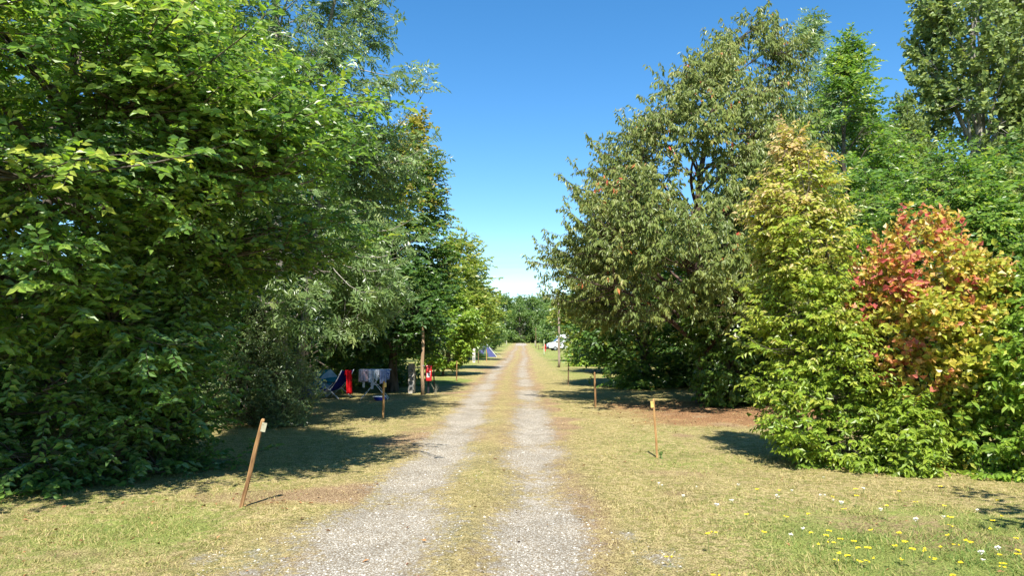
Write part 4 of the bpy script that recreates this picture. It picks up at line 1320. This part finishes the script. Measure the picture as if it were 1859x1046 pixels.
M_BLUE = plain('blue_plastic', (0.015, 0.04, 0.42), 0.4, 0.5)
t = thing('basin', 'small blue washing basin on the grass under the rack', 'basin', (-3.72, 21.0, gh(-3.72, 21.0)))
MB().lathe([(.12, 0), (.15, .02), (.185, .11), (.178, .11), (.14, .025), (.02, .018)], 20).build('bowl', M_BLUE, t, smooth=True)
MB().lathe([(.181, .108), (.20, .110), (.20, .120), (.181, .120)], 20).build('rim', M_LABEL, t, smooth=True)

# blue sling chair with a red towel over its back
M_NAVY = cloth_mat('navy_canvas', (0.012, 0.02, 0.20), (0.025, 0.035, 0.30), 8, 0.12)
M_REDT = cloth_mat('red_towel_cloth', (0.60, 0.010, 0.014), (0.75, 0.02, 0.025), 30, 0.25)
CX_, CY_ = -5.22, 22.1
t = thing('camping_chair', 'navy blue folding sling chair in the shade left of the rack', 'chair', (CX_, CY_, gh(CX_, CY_)), R(-25))


def sling(u, v):
    k = v
    xx = -.46 + .86 * k
    zz_ = .30 - .28 * math.sin(k * math.pi * .55) * (1 - k) * 1.6 + .52 * k ** 1.5
    return (xx, -.27 + .54 * u, zz_ - .05 * math.sin(u * math.pi) * (1 - abs(2 * k - 1) * .5))


MB().grid(sling, 8, 14).build('sling', M_NAVY, t, smooth=True, solid=.006)
for sy in (-.285, .285):
    MB().tube([(-.47, sy, .31), (-.28, sy, .16), (0.05, sy, .30), (.26, sy, .56), (.42, sy, .84)], .011, 7).build('side_rail', M_RACK, t, smooth=True)
    MB().tube([(-.40, sy * 1.05, .012), (.14, sy * 1.05, .47)], .011, 7).build('leg', M_RACK, t)
    MB().tube([(.34, sy * 1.08, .012), (-.20, sy * 1.08, .40)], .011, 7).build('leg', M_RACK, t)
    MB().box((-.24, sy * 1.12 - .025, .465), (.18, sy * 1.12 + .025, .49), None, .006).build('armrest', M_BLACK, t)
MB().box((-.08, -.30, .23), (.05, -.296, .29)).build('care_label', M_LABEL, t)
b = MB()
b.grid(lambda u, v: (.43 + .03 * math.sin(u * 9) * v + (.03 if v > .25 else .0) + .04 * v, -.15 + .26 * u - .06 * v * math.sin(u * 3), .86 - abs(v - .22) * .92 + .01 * math.sin(u * 14)), 14, 16)
o = b.build('red_towel', M_REDT, None, (CX_, CY_, gh(CX_, CY_)), True, .006)
o.rotation_euler = (0, 0, R(-25))
tag(o, 'bright red towel draped over the back of the blue chair', 'towel')

# parasol lying on its side
M_TEAL = cloth_mat('teal_canvas', (0.03, 0.22, 0.27), (0.05, 0.32, 0.37), 6, 0.3)
M_CANVASW = cloth_mat('pale_canvas', (0.45, 0.55, 0.60), (0.60, 0.68, 0.72), 6, 0.3)
t = thing('parasol', 'teal and pale parasol lying open on its side left of the chair', 'parasol', (-5.75, 22.6, gh(-5.75, 22.6) + .40))
t.rotation_euler = (R(62), R(-24), 0)
for k in range(8):
    a0, a1 = 2 * math.pi * k / 8, 2 * math.pi * (k + 1) / 8

    def panel(u, v, a0=a0, a1=a1):
        r_ = .50 * v
        z_ = .26 * (1 - v ** 1.8)
        p, q = (r_ * math.cos(a0), r_ * math.sin(a0)), (r_ * math.cos(a1), r_ * math.sin(a1))
        return (p[0] * (1 - u) + q[0] * u, p[1] * (1 - u) + q[1] * u, z_ - .02 * math.sin(u * math.pi) * v)
    MB().grid(panel, 4, 6).build('canopy_panel', M_TEAL if k % 2 else M_CANVASW, t, smooth=True)
    MB().tube([(0, 0, .24), (.30 * math.cos(a0), .30 * math.sin(a0), .15), (.50 * math.cos(a0), .50 * math.sin(a0), -.008)], .004, 4).build('rib', M_METAL, t)
MB().tube([(0, 0, -.55), (0, 0, .30)], .011, 8).build('pole', M_METAL, t)

t = thing('bag', 'dark blue bag half hidden behind the privet shrub', 'bag', (-6.05, 21.6, gh(-6.05, 21.6)), R(12))
MB().box((-.24, -.13, 0), (.24, .13, .40), None, .07).build('body', M_NAVY, t, smooth=True)
MB().tube([(-.12, -.02, .39), (-.10, -.02, .50), (.10, -.02, .50), (.12, -.02, .39)], .012, 6).build('handle', M_BLACK, t)
MB().box((-.20, -.142, .10), (.20, -.131, .26), None, .004).build('pocket', M_NAVY, t)

# ------------------------------------------------------------------ far tent, campervan, red hydrant
M_TBLUE = cloth_mat('tent_indigo', (0.09, 0.10, 0.26), (0.13, 0.14, 0.33), 4, 0.15)
M_TGREEN = cloth_mat('tent_green', (0.10, 0.17, 0.10), (0.15, 0.23, 0.13), 4, 0.15)
M_TWHITE = cloth_mat('tent_white', (0.66, 0.68, 0.72), (0.78, 0.80, 0.82), 4, 0.15)
t = thing('ridge_tent', 'indigo and green ridge tent with white ridge beyond the cream pedestal', 'tent', (-2.55, 73.0, gh(-2.55, 73.0)))
HW, HT, LN = 1.05, 1.3, 1.1
for sg in (-1, 1):
    MB().add([(0, -LN, HT), (sg * HW * .62, -LN, HT * .38), (sg * HW * .62, LN, HT * .38), (0, LN, HT)], [(0, 1, 2, 3)]).build('upper_panel', M_TBLUE, t, solid=.01)
    MB().add([(sg * HW * .62, -LN, HT * .38), (sg * HW, -LN, 0), (sg * HW, LN, 0), (sg * HW * .62, LN, HT * .38)], [(0, 1, 2, 3)]).build('lower_panel', M_TGREEN, t, solid=.01)
    MB().tube([(sg * .01, -LN - .03, HT + .02), (sg * HW * .62 + .03 * sg, -LN - .03, HT * .39), (sg * HW + .02 * sg, -LN - .03, .01)], .035, 6).build('edge_piping', M_TWHITE, t)
    MB().tube([(sg * .04, -LN * .98, HT * .96), (sg * 1.55, -LN - .5, .01)], .006, 4).build('guy_line', M_TWHITE, t)
for sy in (-1, 1):
    MB().add([(0, sy * LN, HT * .99), (-HW * .62, sy * LN, HT * .375), (-HW * .99, sy * LN, 0), (HW * .99, sy * LN, 0), (HW * .62, sy * LN, HT * .375)], [(0, 1, 2, 3, 4)]).build('end_panel', M_TBLUE, t, solid=.01)
MB().box((-.06, -LN - .02, HT - .01), (.06, LN + .02, HT + .03), None, .01).build('ridge_cover', M_TWHITE, t)
MB().add([(0, -LN - .012, HT * .8), (-.28, -LN - .012, .02), (.28, -LN - .012, .02)], [(0, 1, 2)]).build('door_flap', M_TGREEN, t, solid=.006)

M_VAN = noise_mat('white_van_paint', (0.76, 0.77, 0.78), (0.82, 0.83, 0.84), 2, 0.25, spec=0.5)
M_GLASS = noise_mat('dark_window_glass', (0.03, 0.035, 0.04), (0.05, 0.055, 0.06), 2, 0.08, spec=0.6)
M_TYRE = noise_mat('tyre_rubber', (0.015, 0.015, 0.015), (0.03, 0.03, 0.03), 12, 0.9)
VX, VY = 5.45, 113.0
t = thing('campervan', 'white campervan with sloping nose parked right of the track far away', 'campervan', (VX, VY, gh(VX, VY)), R(10))
prof = [(0.0, .42), (-.05, .62), (0.02, .98), (.30, 1.16), (.95, 1.30), (1.62, 1.98), (1.45, 2.10), (1.75, 2.32), (2.3, 2.46), (5.0, 2.46), (5.25, 2.30), (5.3, .42)]
b = MB()
vs, fs = [], []
n = len(prof)
for yy, k in ((-1.0, .96), (-.93, 1.0), (.93, 1.0), (1.0, .96)):
    for x_, z_ in prof:
        vs.append((2.6 + (x_ - 2.6) * k, yy, 1.3 + (z_ - 1.3) * k))
for j in range(3):
    for i in range(n):
        i2 = (i + 1) % n
        fs.append((j * n + i, j * n + i2, j * n + n + i2, j * n + n + i))
fs += [tuple(range(n)), tuple(range(4 * n - 1, 3 * n - 1, -1))]
b.add(vs, fs).build('body', M_VAN, t)
MB().add([(1.0, -.80, 1.375), (1.0, .80, 1.375), (1.57, .72, 1.955), (1.57, -.72, 1.955)], [(0, 1, 2, 3)]).build('windscreen', M_GLASS, t, solid=.02)
for x0, x1, z0, z1, nm in ((1.35, 2.05, 1.32, 1.85, 'door_window'), (2.7, 3.6, 1.35, 1.9, 'side_window'), (4.0, 4.8, 1.35, 1.9, 'side_window')):
    sl = .3 if nm == 'door_window' else 0
    MB().add([(x0, -1.004, z0), (x1, -1.004, z0), (x1, -1.004, z1), (x0 + sl, -1.004, z1)], [(0, 1, 2, 3)]).build(nm, M_GLASS, t, solid=.012)
for x_ in (.95, 4.3):
    for yy in (-.90, .90):
        wh = MB().lathe([(.20, -.11), (.33, -.10), (.34, 0), (.33, .10), (.20, .11)], 20, Matrix.Translation((x_, yy, .34)) @ Matrix.Rotation(R(90), 4, 'X')).build('wheel', M_TYRE, t, smooth=True)
        MB().lathe([(.05, -.122), (.19, -.118), (.19, .118), (.05, .122)], 14, Matrix.Translation((x_, yy, .34)) @ Matrix.Rotation(R(90), 4, 'X')).build('rim', M_METAL, wh)
MB().box((-.16, -.92, .34), (-.06, .92, .58), None, .04).build('bumper', M_BLACK, t)
for yy in (-.68, .68):
    MB().box((-.085, yy - .16, .70), (-.01, yy + .16, .88), None, .02).build('headlight', M_GLASS, t)
MB().box((.2, -.90, .24), (5.2, .90, .42), None, .03).build('underbody', M_BLACK, t)

t = thing('hydrant', 'small red hydrant beside the nose of the white campervan', 'hydrant', (4.75, 108.0, gh(4.75, 108.0)))
MB().lathe([(.20, 0), (.20, .06), (.15, .08), (.15, .62), (.19, .64), (.19, .70), (.16, .74)], 16).build('barrel', M_RED, t, smooth=True)
MB().lathe([(.165, .742), (.15, .88), (.08, .98), (.04, 1.03)], 16).build('bonnet', M_RED, t, smooth=True)
for sg in (-1, 1):
    MB().lathe([(.075, .13), (.075, .24), (.09, .245), (.09, .275), (.05, .285)], 10, Matrix.Translation((0, 0, .52)) @ Matrix.Rotation(R(90 * sg), 4, 'Y')).build('outlet', M_RED, t, smooth=True)

# ------------------------------------------------------------------ small plants by the track
def tuft(x, y, n, h, label, seed, mat, name='dry_grass_tuft', cat='grass tuft', wd=.004):
    rd = random.Random(seed)
    t_ = thing(name, label, cat, (x, y, gh(x, y)))
    for _ in range(n):
        a, l, k = rd.uniform(0, 6.28), rd.uniform(.15, .5), rd.uniform(.6, 1.1) * h
        ca, sa_ = math.cos(a), math.sin(a)
        b_ = MB()
        b_.tube([(0.03 * ca, .03 * sa_, -.01), (l * k * .35 * ca, l * k * .35 * sa_, k * .55), (l * k * ca, l * k * sa_, k)], [wd, wd * .7, wd * .25], 4)
        st = b_.build('stalk', mat, t_)
        for q in range(3 if mat is M_WEED else 0):
            u = .5 + .17 * q
            s2 = 1 if q % 2 else -1
            px, py, pz_ = l * k * u * u * ca, l * k * u * u * sa_, k * u
            MB().add([(px, py, pz_), (px - s2 * sa_ * .014, py + s2 * ca * .014, pz_ + .014), (px - s2 * sa_ * .03, py + s2 * ca * .03, pz_ + .012), (px - s2 * sa_ * .016, py + s2 * ca * .016, pz_ + .002)], [(0, 1, 2, 3)]).build('leaf', mat, st, solid=.001)
    return t_


M_DRYST = plain('dry_stalk', (0.42, 0.38, 0.26), 0.7)
M_WEED = plain('weed_green', (0.09, 0.16, 0.035), 0.6)
tuft(-2.35, 22.9, 12, .36, 'tuft of pale dry stalks at the foot of the red box post', 3, M_DRYST, wd=.004)
tuft(2.16, 10.9, 9, .13, 'small green weed at the foot of the thin right stake', 4, M_WEED, 'weed', 'weed')
